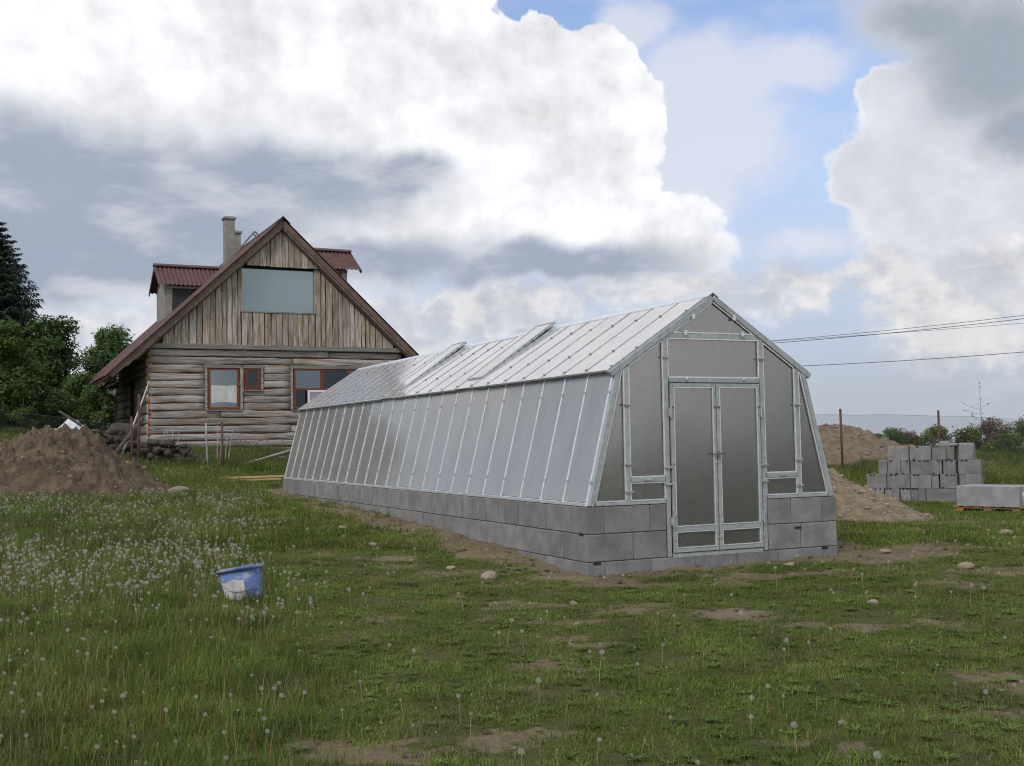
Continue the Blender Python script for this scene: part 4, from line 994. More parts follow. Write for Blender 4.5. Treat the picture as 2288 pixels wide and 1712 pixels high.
# ------------------------------------------------------------------ blue bucket
def build_bucket():
    x, y = -2.66, 11.22
    b = thing('bucket', 'scuffed blue plastic bucket tilted in the dandelion meadow with a torn white label', 'bucket', (x, y, gz(x, y) - .015), .15)
    b.rotation_euler = (R(-7), R(-7.5), .15)
    b.scale = (1.08, 1.08, .86)
    H, rt, rb, n = .37, .195, .165, 36
    def ring(r, z): return [(r * math.cos(2 * math.pi * k / n), r * math.sin(2 * math.pi * k / n), z) for k in range(n)]
    prof = [(rb * .05, .0), (rb, .0), (rb + .004, .012), (rt, H), (rt - .005, H), (rb - .006, .012), (rb * .05, .011)]
    def lathe(prof, name, mat, par):
        vs = []; fs = []
        for r, z in prof: vs += ring(r, z)
        for i in range(len(prof) - 1):
            for k in range(n): fs.append((i * n + k, i * n + (k + 1) % n, (i + 1) * n + (k + 1) % n, (i + 1) * n + k))
        return MB().add(vs, fs).build(name, M[mat], par, True)
    lathe(prof, 'body', 'bluemet', b)
    lathe([(rt - .002, H - .035), (rt + .016, H - .033), (rt + .018, H + .004), (rt - .004, H + .008), (rt - .006, H - .002)], 'rim', 'rimgrey', b)
    # paper label wrapped on the side that faces the lawn
    vs = []; fs = []; m = 12; a0, a1 = R(-148), R(-78)
    for i in range(m + 1):
        a = a0 + (a1 - a0) * i / m
        for z in (.02 + .02 * math.sin(i * 1.3), .235 - .012 * math.sin(i * .7)):
            r = rb + (rt - rb) * z / H + .0035 + (.006 if i in (0, m) else 0); vs.append((r * math.cos(a), r * math.sin(a), z))
        if i: fs.append((2 * i - 2, 2 * i, 2 * i + 1, 2 * i - 1))
    lb = MB().add(vs, fs).build('label_sheet', M['paper'], b, True)
    vs = []; fs = []
    for i in range(6):
        a = a0 + (a1 - a0) * (.02 + .4 * i / 5)
        for z in (.128, .142):
            r = rb + (rt - rb) * z / H + .0062; vs.append((r * math.cos(a), r * math.sin(a), z))
        if i: fs.append((2 * i - 2, 2 * i, 2 * i + 1, 2 * i - 1))
    MB().add(vs, fs).build('label_strip', M['whitepvc'], lb)
    # wire handle hanging down across the front
    pts = []
    for i in range(15):
        t = i / 14; a = R(-170) + R(160) * t; zz = H - .05 - .22 * math.sin(math.pi * t) ** .8
        r = rb + (rt - rb) * zz / H + .012; pts.append((r * math.cos(a), r * math.sin(a), zz))
    MB().tube(pts, .0035, 6).build('handle', M['wire'], b, True)
    for a in (R(-170), R(-10)): MB().tube([(rt * .97 * math.cos(a), rt * .97 * math.sin(a), H - .05), ((rt + .022) * math.cos(a), (rt + .022) * math.sin(a), H - .05)], .012, 8).build('handle_lug', M['bluemet'], b)
build_bucket()

# ------------------------------------------------------------------ block stack, pallet, slabs, pipes
def build_blocks():
    th = R(-32); ox, oy = 8.16, 26.35; K = .00180; HB = .318
    rows = [[(250, 395), (400, 492), (500, 588), (592, 716), (722, 812), (814, 902), (908, 1290)],
            [(180, 428), (430, 716), (724, 972), (976, 1062), (1076, 1190), (1194, 1282), (1292, 1376), (1380, 1556)],
            [(335, 448), (450, 610), (613, 720), (730, 884), (887, 972), (976, 1115), (1118, 1262), (1292, 1556)],
            [(458, 716), (726, 986), (988, 1076), (1078, 1166), (1168, 1256), (1302, 1470)]]
    rn = ['bottom', 'second', 'third', 'top']
    nm = ['first', 'second', 'third', 'fourth', 'fifth', 'sixth', 'seventh', 'eighth']
    cache = {}
    z0 = gz(ox + 1.2 * math.cos(th), oy + 1.2 * math.sin(th)) - .01
    rr = random.Random(4)
    for r, row in enumerate(rows):
        for k, (a, b) in enumerate(row):
            w = (b - a) * K; u = (a + b) / 2 - 180; off = .10 if a > 1285 else 0
            u *= K; dp = .5 if w < .3 else .30
            x = ox + u * math.cos(th) - (dp / 2 + off) * math.sin(th) + rr.uniform(-.012, .012); y = oy + u * math.sin(th) + (dp / 2 + off) * math.cos(th) + rr.uniform(-.012, .012)
            key = (round(w, 3), dp)
            if key not in cache:
                m = MB().box((-w / 2 + .002, -dp / 2, .001), (w / 2 - .002, dp / 2, HB - .002), 0, .007)
                if w < .3:                            # tongue ribs on the block ends
                    for q in (-.25, .25): m.box((q * w - .012, -dp / 2 - .008, .006), (q * w + .012, -dp / 2 + .01, HB - .012), 0, .003)
                cache[key] = m.mesh('concrete_block', M['block'])
            lb = f'grey concrete block in the {rn[r]} row of the block stack, {nm[k]} from the left'
            o = obj('concrete_block', cache[key], None, (x, y, z0 + r * HB), (0, 0, th + rr.uniform(-.02, .02))); tag(o, lb, 'concrete block', 'blocks in the stepped stack')
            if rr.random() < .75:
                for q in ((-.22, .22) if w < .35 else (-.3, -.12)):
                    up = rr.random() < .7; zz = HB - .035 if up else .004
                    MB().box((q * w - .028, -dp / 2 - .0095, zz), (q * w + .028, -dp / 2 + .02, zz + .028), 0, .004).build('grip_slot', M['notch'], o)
    top = z0 + 4 * HB
    def flat(a, b, z, hh, dy, lb):
        w = (b - a) * K; u = ((a + b) / 2 - 180) * K
        x = ox + u * math.cos(th) - dy * math.sin(th); y = oy + u * math.sin(th) + dy * math.cos(th)
        o = MB().box((-w / 2, -.16, 0), (w / 2, .16, hh), 0, .008).build('concrete_plate', M['slab'], None, loc=(x, y, z), rot=(0, 0, th + .04)); tag(o, lb, 'slab', 'loose slabs on the block stack')
    flat(1030, 1285, top, .05, .24, 'flat concrete slab lying on top of the block stack'); flat(1080, 1190, top + .052, .055, .24, 'small slab lying on the slab on top of the block stack'); flat(1302, 1462, top, .055, .30, 'short slab on the rightmost column of the block stack')
    u = (680 - 180) * K; o = MB().box((-.17, -.05, 0), (.17, .05, .03), 0, .004).build('wood_offcut', M['pallet'], None, loc=(ox + u * math.cos(th) - .1 * math.sin(th), oy + u * math.sin(th) + .1 * math.cos(th), top), rot=(0, 0, th + .15)); tag(o, 'short orange-brown board lying on top of the block stack', 'board')
    # pallet with slabs on edge
    px, py = 9.50, 22.55; t2 = R(-42); pz = gz(px, py)
    p = thing('pallet', 'orange-brown wooden pallet under concrete slabs at the right edge', 'pallet', (px, py, pz), t2)
    for q in (-.36, 0, .36):
        MB().box((-.62, q - .05, .082), (.62, q + .05, .10), 0, .002).build('stringer_board', M['pallet'], p)
        for u in (-.54, 0, .54): MB().box((u - .07, q - .05, -.02), (u + .07, q + .05, .0815), 0, .004).build('pallet_block', M['pallet'], p)
    for k in range(7): MB().box((-.6 + k * .2 - .06, -.42, .1005), (-.6 + k * .2 + .06, .42, .122), 0, .002).build('deck_board', M['pallet'], p)
    sm = MB().box((-.60, -.036, 0), (.60, .036, .40), 0, .006).mesh('concrete_plate', M['slab'])
    for k in range(11):
        yy = -.40 + k * .079; x = px - yy * math.sin(t2); y = py + yy * math.cos(t2); dx = random.uniform(-.02, .02)
        o = obj('concrete_plate', sm, None, (x + dx * math.cos(t2), y + dx * math.sin(t2), pz + .1225), (0, 0, t2 + random.uniform(-.008, .008)))
        tag(o, f'concrete slab standing on edge on the pallet, {["front", "second", "third", "fourth", "fifth", "sixth", "seventh", "eighth", "ninth", "tenth", "rearmost"][k]} of the row' , 'slab', 'slabs on the pallet')
    o = MB().box((-.45, -.03, 0), (.45, .03, .46), 0, .006).build('concrete_plate', M['paleslab'], None, loc=(9.86, 20.95, gz(9.86, 20.95) - .01), rot=(R(-24), 0, R(8))); tag(o, 'pale slab leaning back against the pallet load at the right edge', 'slab')
    for (x0, y0, x1, y1, r, lb) in ((10.55, 26.3, 13.2, 25.4, .085, 'grey plastic pipe lying behind the pallet at the right edge'), (9.95, 26.0, 10.55, 25.75, .06, 'short grey plastic pipe lying just right of the block stack')):
        za, zb2 = gz(x0, y0) + r + .10, gz(x1, y1) + r + .10; m = MB()
        m.tube([(0, 0, 0), (x1 - x0, y1 - y0, zb2 - za)], r, 20)
        o = m.build('plastic_pipe', M['pipe'], None, True, (x0, y0, za)); tag(o, lb, 'pipe')
        c = MB().tube([(-.001, 0, 0), (.02 * (x1 - x0), .02 * (y1 - y0), 0)], r * 1.12, 20).build('pipe_socket', M['pipe'], o, True)
build_blocks()

# ------------------------------------------------------------------ fences
def fence(label, pts, mesh_h, post_h, posts, cell=.075, wr=.003, brace=None):
    f = thing('wire_fence', label, 'fence', (pts[0][0], pts[0][1], pts[0][2]), 0)
    o0 = Vector(pts[0])
    P = [Vector(p) - o0 for p in pts]
    seg = [(P[i], P[i + 1], (P[i + 1].xy - P[i].xy).length) for i in range(len(P) - 1)]; tot = sum(s[2] for s in seg)
    def at(s):
        for a, b, l in seg:
            if s <= l + 1e-6: return a.lerp(b, max(0, s / l))
            s -= l
        return seg[-1][1]
    V = []; F = []
    nz = int(mesh_h / cell); n = int(tot / cell)
    def strand(pl):
        o = len(V)
        for p in pl:
            V.extend([(p.x, p.y, p.z + wr), (p.x - wr, p.y - wr, p.z - wr * .6), (p.x + wr, p.y + wr, p.z - wr * .6)])
        for i in range(len(pl) - 1):
            for k in range(3): F.append((o + i * 3 + k, o + i * 3 + (k + 1) % 3, o + i * 3 + 3 + (k + 1) % 3, o + i * 3 + 3 + k))
    for sgn in (1, -1):
        for i in range(-nz, n + nz):
            s0 = i * cell; a = max(0, -i) if sgn > 0 else max(0, i - n); 
            s_a, z_a = s0, 0.
            s_b, z_b = s0 + nz * cell, nz * cell
            # clip to fence length
            t0 = max(0., (0 - s_a) / (s_b - s_a)); t1 = min(1., (tot - s_a) / (s_b - s_a))
            if t1 <= t0: continue
            pl = []
            for t in (t0, (t0 + t1) / 2, t1):
                zz = z_a + (z_b - z_a) * t; ss_ = s_a + (s_b - s_a) * t
                p = at(ss_); pl.append(p + Vector((0, 0, .04 + (zz if sgn > 0 else mesh_h - zz))))
            strand(pl)
    mesh_o = obj('wire_mesh', np_mesh('wire_mesh', np.array(V), np.array(F), M['meshwire']), f); mesh_o['kind'] = 'stuff'
    for z in (.05, mesh_h + .04):
        m = MB().tube([at(s) + Vector((0, 0, z - .012 * math.sin(s * 2.1))) for s in np.linspace(0, tot, 40)], .004, 5); m.build('line_wire', M['meshwire'], f)
    for s in posts:
        p = at(s); po = MB().tube([p + Vector((0, 0, -.3)), p + Vector((-.02, 0, post_h))], .032, 10).build('post', M['rust'], f, True)
        MB().tube([p + Vector((-.02, 0, post_h)), p + Vector((-.02, 0, post_h + .012))], .034, 10).build('post_cap', M['rust'], po)
        if brace is not None and abs(s - brace) < .01:
            for d in (Vector((.62, -.25, 0)), Vector((-.25, .5, 0))): MB().tube([p + Vector((0, 0, 1.15)), p + d + Vector((0, 0, -.1))], .02, 8).build('brace', M['rust'], f, True)
FR = [(5.6, 29.75, .56), (8.89, 30.74, .58), (12.16, 32.4, .53), (16.4, 34.5, .36), (20, 36.2, .36)]
l1 = math.hypot(8.89 - 5.6, .99); l2 = l1 + math.hypot(12.16 - 8.89, 1.66)
fence('chain-link fence with rusty posts behind the block stack', FR, 1.5, 1.68, [.6, l1, l2, l2 + 4.9], brace=l2)
def gp(x, y): return (x, y, gz(x, y) - .02)
FL = [gp(-16.6, 29.0), gp(-13.2, 29.8), gp(-10.3, 30.9), gp(-8.2, 32.0), gp(-6.2, 33.4)]
fence('old wire fence running in front of the log house', FL, 1.05, 1.35, [.5, 3.2, 6.55, 9.0, 11.3], cell=.085, wr=.0014)
# rusty tall post by the log house corner
o = MB().tube([(0, 0, -.3), (.01, 0, 1.98)], .035, 10).build('rusty_post', M['rust'], None, True, (-10.12, 30.75, gz(-10.12, 30.75))); tag(o, 'tall rusty steel post in front of the left corner of the log house', 'post')

# ------------------------------------------------------------------ overhead cables to the house
def cable(p0, p1, sag, r, lb):
    p0 = Vector(p0); p1 = Vector(p1); pts = []
    for i in range(41):
        t = i / 40; p = p0.lerp(p1, t); p.z -= sag * 4 * t * (1 - t); pts.append(p - p0)
    o = MB().tube(pts, r, 6).build('overhead_cable', M['cable'], None, True, p0); tag(o, lb, 'cable', 'overhead cables')
E1 = hs_world(8.9, 1.2, 3.15)
cable((E1[0], E1[1], E1[2] + .05), (27.0, 31.5, 6.55), .78, .008, 'upper of the close pair of overhead cables above the greenhouse gable')
cable((E1[0], E1[1], E1[2] - .02), (27.0, 31.5, 6.38), .75, .010, 'lower of the close pair of overhead cables above the greenhouse gable')
cable((E1[0], E1[1] + .3, E1[2] - .1), (27.0, 32.2, 5.55), .25, .006, 'thin faint overhead cable between the pair and the lowest one')
cable((E1[0], E1[1] - .2, E1[2] - .3), (27.0, 31.0, 5.05), .85, .010, 'lowest overhead cable meeting the greenhouse eave in the picture')

# ------------------------------------------------------------------ trees and shrubs
def leaves_np(centers, radii, n, size, r, flat=.75, aspect=.62):
    """n leaf quads spread through ellipsoidal clumps; returns V (n,4,3)"""
    k = r.choice(len(centers), n, p=(radii[:, 0] ** 2) / (radii[:, 0] ** 2).sum())
    d = r.normal(size=(n, 3)); d /= np.linalg.norm(d, axis=1)[:, None]
    rad = (r.random(n) ** .38)[:, None] * (.82 + .36 * r.random(n))[:, None]
    c = centers[k] + d * radii[k] * rad
    nrm = d + r.normal(size=(n, 3)) * .7 + np.array([0, 0, .5]); nrm /= np.linalg.norm(nrm, axis=1)[:, None]
    t = np.cross(nrm, r.normal(size=(n, 3))); t /= np.linalg.norm(t, axis=1)[:, None]; b = np.cross(nrm, t)
    s = size * (.6 + .8 * r.random(n))[:, None]
    return np.stack([c - t * s, c + b * s * aspect * .5 - t * s * .1, c + t * s, c - b * s * aspect * .5 - t * s * .1], 1)
def quads(Q): n = len(Q); return Q.reshape(-1, 3), np.arange(n * 4).reshape(n, 4)
def tree(name, label, x, y, h, rx, trunk_h, mat, seed, n=9000, size=.10, nclump=26, group=None, cat='tree', flowers=None, fl_n=0, shape=1.0):
    r = np.random.default_rng(seed); z = gz(x, y); o = thing(name, label, cat, (x, y, z), 0, group)
    tr = MB(); pts = []; bend = r.normal(size=2) * .12
    tt = h * .78
    P0 = [(bend[0] * q * q * tt * .3, bend[1] * q * q * tt * .3, -.1 + q * tt) for q in np.linspace(0, 1, 7)]
    r0 = max(.035, h * .016); tr.tube(P0, [r0 * (1 - .8 * q) for q in np.linspace(0, 1, 7)], 8)
    for k in range(8 if h > 2 else 4):
        q = r.uniform(.25, .85); i = int(q * 6); a = Vector(P0[i]); an = r.uniform(0, 6.28); ln = rx * r.uniform(.5, .9) * (1.1 - q * .5)
        b = a + Vector((math.cos(an) * ln, math.sin(an) * ln, ln * r.uniform(.4, .9))); tr.tube([a, a.lerp(b, .5) + Vector((0, 0, -.04 * ln)), b], [r0 * .4, r0 * .28, r0 * .1], 5)
    tr.build('trunk', M['bark'], o, True)
    cs = []; rs = []
    for k in range(nclump):
        q = r.random() ** .9; zz = trunk_h + (h - trunk_h) * (.06 + .88 * q)
        env = rx * (math.sin(math.pi * min(.98, (.16 + .80 * q)) ** shape) ** .7)
        an = r.uniform(0, 6.28); rr = env * math.sqrt(r.uniform(.05, 1)) * .72
        cs.append((math.cos(an) * rr, math.sin(an) * rr, zz)); s = rx * r.uniform(.22, .42); rs.append((s, s, s * .72))
    cs = np.array(cs); rs = np.array(rs)
    Q = leaves_np(cs, rs, n, size, r); V, F = quads(Q)
    obj('crown', np_mesh('crown', V, F, M[mat]), o)
    if flowers:
        V, F = quads(leaves_np(cs, rs * 1.06, fl_n, size * .8, r)); obj('blossom', np_mesh('blossom', V, F, M[flowers]), o)
    return o
def spruce(label, x, y, h, rx, seed):
    r = np.random.default_rng(seed); z = gz(x, y); o = thing('spruce_tree', label, 'tree', (x, y, z), 0)
    MB().tube([(0, 0, -.2), (0, 0, h * .5), (0, 0, h)], [.20, .11, .015], 8).build('trunk', M['bark'], o, True)
    Q = []
    zt_ = .7
    while zt_ < h - .15:
        q = zt_ / h; nb = 12; ph = r.uniform(0, 6.28)
        for k in range(nb):
            an = ph + 6.283 * k / nb + r.normal() * .12; ln = rx * (1 - q) ** .85 * r.uniform(.75, 1.12) + .12
            m = max(6, int(ln * 17)); s = np.linspace(.08, 1, m)
            up = .10 * ln - .42 * ln * s + .30 * ln * s * s
            ax = np.stack([np.cos(an) * s * ln, np.sin(an) * s * ln, zt_ + up], 1)
            for side in (-1, 0, 1):
                dirv = np.array([math.cos(an + side * .85), math.sin(an + side * .85), -.32 - .25 * abs(side)])
                L = (.30 * ln * (1 - s * .55) * (1 if side else .35) + .05)[:, None] * (.6 + .8 * r.random((m, 1)))
                jit = r.normal(size=(m, 3)) * .15; d = dirv + jit
                wv = np.array([-math.sin(an), math.cos(an), .3]) * .028 + r.normal(size=(m, 3)) * .012
                Q.append(np.stack([ax - wv, ax + d * L * .55 - wv * 1.2, ax + d * L, ax + d * L * .5 + wv * 1.2], 1))
                hang = np.array([0, 0, -1.]) * L * .45
                Q.append(np.stack([ax + d * L * .3, ax + d * L * .3 + hang * .6 - wv, ax + d * L * .35 + hang, ax + d * L * .3 + hang * .5 + wv], 1))
        zt_ += .21 + .08 * r.random()
    V, F = quads(np.concatenate(Q)); obj('crown', np_mesh('crown', V, F, M['needle']), o)
spruce('tall dark spruce at the left edge of the picture', -19.9, 43.7, 8.45, 3.2, 5)
TG = 'broad-leaved trees left of the house'
tree('leafy_tree', 'light green bushy tree at the far left edge below the spruce', -16.5, 36.6, 3.75, 1.65, .5, 'leaf_lime', 11, 12000, .085, 34, TG)
tree('leafy_tree', 'broad dark green tree between the spruce and the log house', -17.35, 42.8, 4.45, 1.75, .4, 'leaf_dark', 12, 14000, .10, 40, TG)
tree('leafy_tree', 'darker tree half hidden behind the light green one at the left', -19.6, 41.5, 4.0, 1.9, .5, 'leaf_dark', 13, 9000, .11, 30, TG)
tree('leafy_tree', 'rounded mid-green tree right behind the left eave of the house', -18.3, 51.9, 4.75, 2.0, .6, 'leaf_mid', 14, 12000, .11, 34, TG)
tree('leafy_tree', 'small mid-green tree in the gap left of the house eave', -17.0, 47.5, 3.3, 1.5, .3, 'leaf_dark', 15, 9000, .10, 28, TG)
SG = 'shrubs left of the house'
tree('shrub', 'white-flowered green shrub against the left wall of the house', -14.0, 38.2, 1.75, 1.0, .05, 'leaf_mid', 21, 6000, .06, 24, SG, 'shrub', 'whiteflower', 260)
tree('shrub', 'dark green shrub behind the top of the soil heap', -15.1, 37.6, 1.55, .95, .05, 'leaf_dark', 22, 5000, .06, 22, SG, 'shrub', 'whiteflower', 70)
tree('shrub', 'low dark shrub under the light green tree at the left edge', -16.6, 35.0, 1.3, 1.3, .03, 'leaf_dark', 23, 5500, .06, 22, SG, 'shrub')
tree('shrub', 'leggy light green sapling bush behind the soil heap', -15.4, 35.6, 1.9, .55, .2, 'leaf_lime', 24, 1500, .055, 12, SG, 'shrub')
tree('shrub', 'mid-green shrub close to the rear of the house side wall', -15.2, 40.3, 2.2, 1.15, .1, 'leaf_mid', 25, 6000, .07, 22, SG, 'shrub')
YG = 'shrubs on the bank at the right'
for i, (x, y, h, rx, mt, fl, fn, lb) in enumerate([
    (13.2, 40.0, 1.05, .85, 'leaf_mid', None, 0, 'dark green shrub right of the braced fence post'),
    (14.6, 39.3, .95, .8, 'leaf_lime', 'yellowflower', 420, 'yellow-flowered shrub left of the thin sapling'),
    (15.55, 38.9, .9, .75, 'leaf_lime', 'yellowflower', 700, 'brightest yellow-flowered shrub on the bank'),
    (14.1, 40.8, .85, .9, 'drytwig', None, 0, 'reddish-brown dry shrub behind the yellow ones'),
    (16.6, 39.2, 1.05, .9, 'drytwig', 'yellowflower', 60, 'brownish shrub near the right edge of the bank'),
    (17.3, 38.4, 1.1, .85, 'leaf_lime', 'yellowflower', 520, 'yellow-green shrub at the right edge of the picture'),
    (16.2, 37.6, .75, .7, 'leaf_lime', 'yellowflower', 300, 'low yellow-flowered shrub at the foot of the bank'),
    (12.0, 38.6, .75, .6, 'leaf_dark', None, 0, 'small dark shrub behind the block stack'),
    (11.2, 37.2, .65, .4, 'leaf_dark', None, 0, 'sparse dark sprigs beyond the fence right of the mound'),
    (10.6, 38.6, .6, .35, 'leaf_dark', None, 0, 'tiny dark bush on the skyline beside the mound'),
    (18.6, 38.2, 1.15, .9, 'leaf_mid', None, 0, 'green shrub just beyond the right edge shrubs')]):
    tree('shrub', lb, x, y, h, rx, .02, mt, 40 + i, int(3200 * rx * rx + 600) if i not in (8, 9) else 350, .055, 16, YG, 'shrub', fl, fn)
def sapling():
    x, y = 14.85, 36.1; z = gz(x, y); o = thing('sapling', 'thin nearly bare sapling standing before the fence mesh at the right', 'sapling', (x, y, z))
    r = np.random.default_rng(9); m = MB(); H = 2.55
    st = [(.03 * math.sin(q * 3), 0, q * H) for q in np.linspace(0, 1, 9)]; m.tube(st, [.013 * (1 - .85 * q) for q in np.linspace(0, 1, 9)], 5)
    tips = []
    for (q, dx, dz) in ((.28, -.95, .42), (.42, -.35, .18), (.52, -.42, .20), (.60, -.50, .15), (.66, -.55, .25), (.7, .30, .1), (.5, .25, .12), (.35, .2, .1)):
        a = Vector((.03 * math.sin(q * 3), 0, q * H)); b = a + Vector((dx, r.normal() * .15, dz)); m.tube([a, a.lerp(b, .5) + Vector((0, 0, -.05)), b], [.005, .004, .002], 4)
        tips += [a.lerp(b, t) for t in (.45, .7, .85, 1)]
    m.build('stem', M['bark'], o)
    c = np.array([t[:] for t in tips] + [(.03 * math.sin(q * 3) + r.normal() * .03, 0, q * H) for q in np.linspace(.2, .98, 22)]); c += r.normal(size=c.shape) * .015
    V, F = quads(leaves_np(c, np.full((len(c), 3), .035), 150, .032, r)); obj('leaves', np_mesh('leaves', V, F, M['leaf_dark']), o)
sapling()

# ------------------------------------------------------------------ odds and ends round the house
def build_yard():
    rr = random.Random(12)
    # firewood by the corner
    def wood(x0, y0, n, spread, hgt, lbl, grp, pref):
        ang0 = HS_YAW
        for k in range(n):
            L = rr.uniform(.35, .8); r = rr.uniform(.04, .095); lay = rr.random() ** 1.4
            u = rr.uniform(-spread, spread) * (1 - lay * .55); w = rr.uniform(-.25, .25)
            x = x0 + u * ch - w * sh; y = y0 + u * sh + w * ch; z = gz(x, y) + r * .7 + lay * hgt
            m = MB().tube([(-L / 2, 0, 0), (0, rr.uniform(-.03, .03), rr.uniform(-.02, .02)), (L / 2, 0, 0)], [r, r * rr.uniform(.9, 1.1), r * .92], 8)
            m.mi = [0] * (len(m.f) - 2) + [1, 1]
            o = m.build('firewood_log', [M['firewood'], M['cutwood']], None, True, (x, y, z), (rr.uniform(-.2, .2), rr.uniform(-.25, .25), rr.choice([ang0 + 1.57, ang0, ang0 + 1.3]) + rr.uniform(-.5, .5)))
            tag(o, lbl, 'firewood', grp)
    wood(-10.0, 32.7, 60, 1.2, .55, 'dark split firewood log in the heap at the left corner of the house', 'firewood heaped at the house corner', 0)
    wood(-11.5, 32.3, 36, 1.0, .75, 'dark branch or log in the pile behind the soil heap', 'branches piled behind the soil heap', 0)
    # big round and leaning poles
    o = MB().tube([(-.28, 0, 0), (.28, 0, 0)], .34, 18).build('log_round', M['firewood'], None, True, (-11.55, 33.6, gz(-11.55, 33.6) + .62), (0, 0, 1.2)); tag(o, 'thick dark log round on the woodpile before the side wall', 'log')
    def pole(name, a, b, r0, r1, mat, lb, cat='pole', bow=.03):
        a = Vector(a); b = Vector(b); side = Vector((rr.uniform(-1, 1), rr.uniform(-1, 1), 0)) * bow
        pts = [a.lerp(b, t) - a + side * math.sin(t * 3.14) * (b - a).length * .3 for t in (0, .25, .5, .75, 1)]
        o = MB().tube(pts, [r0 + (r1 - r0) * t for t in (0, .25, .5, .75, 1)], 8).build(name, M[mat], None, True, a); tag(o, lb, cat)
    pole('pole', (-10.95, 31.6, gz(-10.95, 31.6)), (-10.75, 33.6, gz(-10.75, 33.6) + 2.3), .03, .022, 'palewood', 'pale stripped pole leaning towards the side doorway')
    pole('branch', (-11.1, 31.4, gz(-11.1, 31.4) + .05), (-10.55, 32.4, gz(-10.55, 32.4) + 1.25), .07, .05, 'bark', 'short bark-covered branch leaning on the woodpile')
    pole('branch', (-11.4, 32.6, gz(-11.4, 32.6) + .35), (-12.9, 32.3, gz(-12.9, 32.3) + 1.15), .06, .03, 'bark', 'bare branch sticking up left from the pile behind the soil heap')
    pole('pole', (-8.05, 32.95, gz(-8.05, 32.95) + .03), (-6.3, 35.2, gz(-6.3, 35.2) + .55), .035, .028, 'palewood', 'thin whitish pole lying aslant in the grass before the house', bow=.0)
    pole('pole', (-7.6, 33.6, gz(-7.6, 33.6) + .10), (-6.0, 35.6, gz(-6.0, 35.6) + .68), .05, .05, 'beam', 'grey weathered timber lying aslant behind the whitish pole', bow=.0)
    pole('pole', (-7.9, 34.1, gz(-7.9, 34.1) + .08), (-6.7, 34.7, gz(-6.7, 34.7) + .22), .06, .05, 'beam', 'short grey timber on the ground under the aslant poles', bow=.0)
    # yellow planks on the ground at the far greenhouse end
    za = gz(-7.0, 28.4)
    o = MB().beam((-.95, -.30, 0), (.95, .30, .02), .16, .045, (0, 0, 1), 0, .004).build('plank', M['newwood'], None, loc=(-6.55, 28.6, za + .10)); tag(o, 'fresh yellow timber plank lying by the far corner of the greenhouse', 'plank')
    o = MB().beam((-1.15, -.36, 0), (.75, .24, .02), .16, .04, (0, 0, 1), 0, .004).build('plank', M['newwood'], None, loc=(-6.62, 28.5, za + .03)); tag(o, 'lower yellow plank sticking out left under the other', 'plank')
    # metal rack of thin tubes before the facade
    a = thing('tube_rack', 'whitish thin metal tube rack standing before the house wall', 'rack', (-10.14, 33.0, gz(-10.14, 33.0)), .27)
    Lr = 1.62; MB().tube([(0, 0, .98), (Lr, 0, .93)], .014, 6).build('top_tube', M['whitetube'], a); MB().tube([(.02, .18, .94), (Lr, .18, .90)], .012, 6).build('top_tube', M['whitetube'], a)
    for (x, dx, top, yy) in ((.03, -.06, .98, 0), (.10, -.05, .95, .18), (.27, -.10, .97, 0), (.44, -.12, .96, .1), (1.52, -.02, 1.08, 0), (1.66, -.10, .95, .1), (1.80, -.08, .92, .18), (1.95, -.16, .92, .05)):
        MB().tube([(x, yy, top), (x + dx, yy - .12, -.1)], .014, 6).build('leg', M['whitetube'], a)
    MB().tube([(1.45, 0, .93), (1.98, .05, .90)], .012, 6).build('top_tube', M['whitetube'], a)
    pole('post', (-8.68, 32.3, gz(-8.68, 32.3) - .1), (-8.72, 32.3, gz(-8.68, 32.3) + 1.28), .028, .028, 'whitetube', 'whitish tube post in front of the right end of the tube rack', 'post', 0.)
    # white sheet draped over brush behind the soil heap
    n = 26; X, Y = np.meshgrid(np.linspace(-.7, .7, n), np.linspace(-.5, .5, n)); x = -12.95 + X; y = 33.6 + Y
    z = base_z(x, y) + .75 * np.exp(-((X + .1) / .55) ** 2 - (Y / .45) ** 2) + (fbm(X * 3 + 4, Y * 3, 7, 4) - .5) * .42 + .12
    i = np.arange(n * n).reshape(n, n); F = np.stack([i[:-1, :-1], i[:-1, 1:], i[1:, 1:], i[1:, :-1]], -1).reshape(-1, 4)
    z0 = float(z.min()); o = obj('plastic_sheet', np_mesh('plastic_sheet', np.c_[X.ravel(), Y.ravel(), z.ravel() - z0], F, M['tarp'], True), None, (-12.95, 33.6, z0)); tag(o, 'crumpled white plastic sheet behind the top of the soil heap', 'plastic sheet')
    md = o.modifiers.new('thick', 'SOLIDIFY'); md.thickness = .006
    # second grey-white rubble patch at the far left
    for k in range(7):
        x, y = -14.9 + rr.uniform(-.7, .7), 31.9 + rr.uniform(-.4, .4); r = rr.uniform(.1, .22)
        o = obj('rubble_stone', rock_mesh(90 + k), None, (x, y, gz(x, y) + r * .4), (0, 0, k), (r, r * .8, r * .7)); o.data.materials[0] = M['paleslab']; tag(o, 'pale rubble lump in the small heap at the far left edge', 'rubble', 'pale rubble at the far left')
    # red tulips at the foot of the house
    for k in range(9):
        u = 4.35 - .9 + k * .10 + rr.uniform(-.04, .04); p = hs_world(u - .6, -.35 + rr.uniform(-.1, .1)); z = gz(p[0], p[1])
        t = thing('tulip', 'red tulip at the foot of the house wall', 'flower', (p[0], p[1], z), 0, 'red tulips by the house wall'); hh = rr.uniform(.28, .4)
        MB().tube([(0, 0, 0), (.01, 0, hh)], .006, 5).build('stem', M['stalk'], t)
        prof = [(.0, 0), (.022, .01), (.028, .03), (.02, .05)]; vs = [(q * math.cos(s * 1.047), q * math.sin(s * 1.047), hh + zz) for q, zz in prof for s in range(6)]
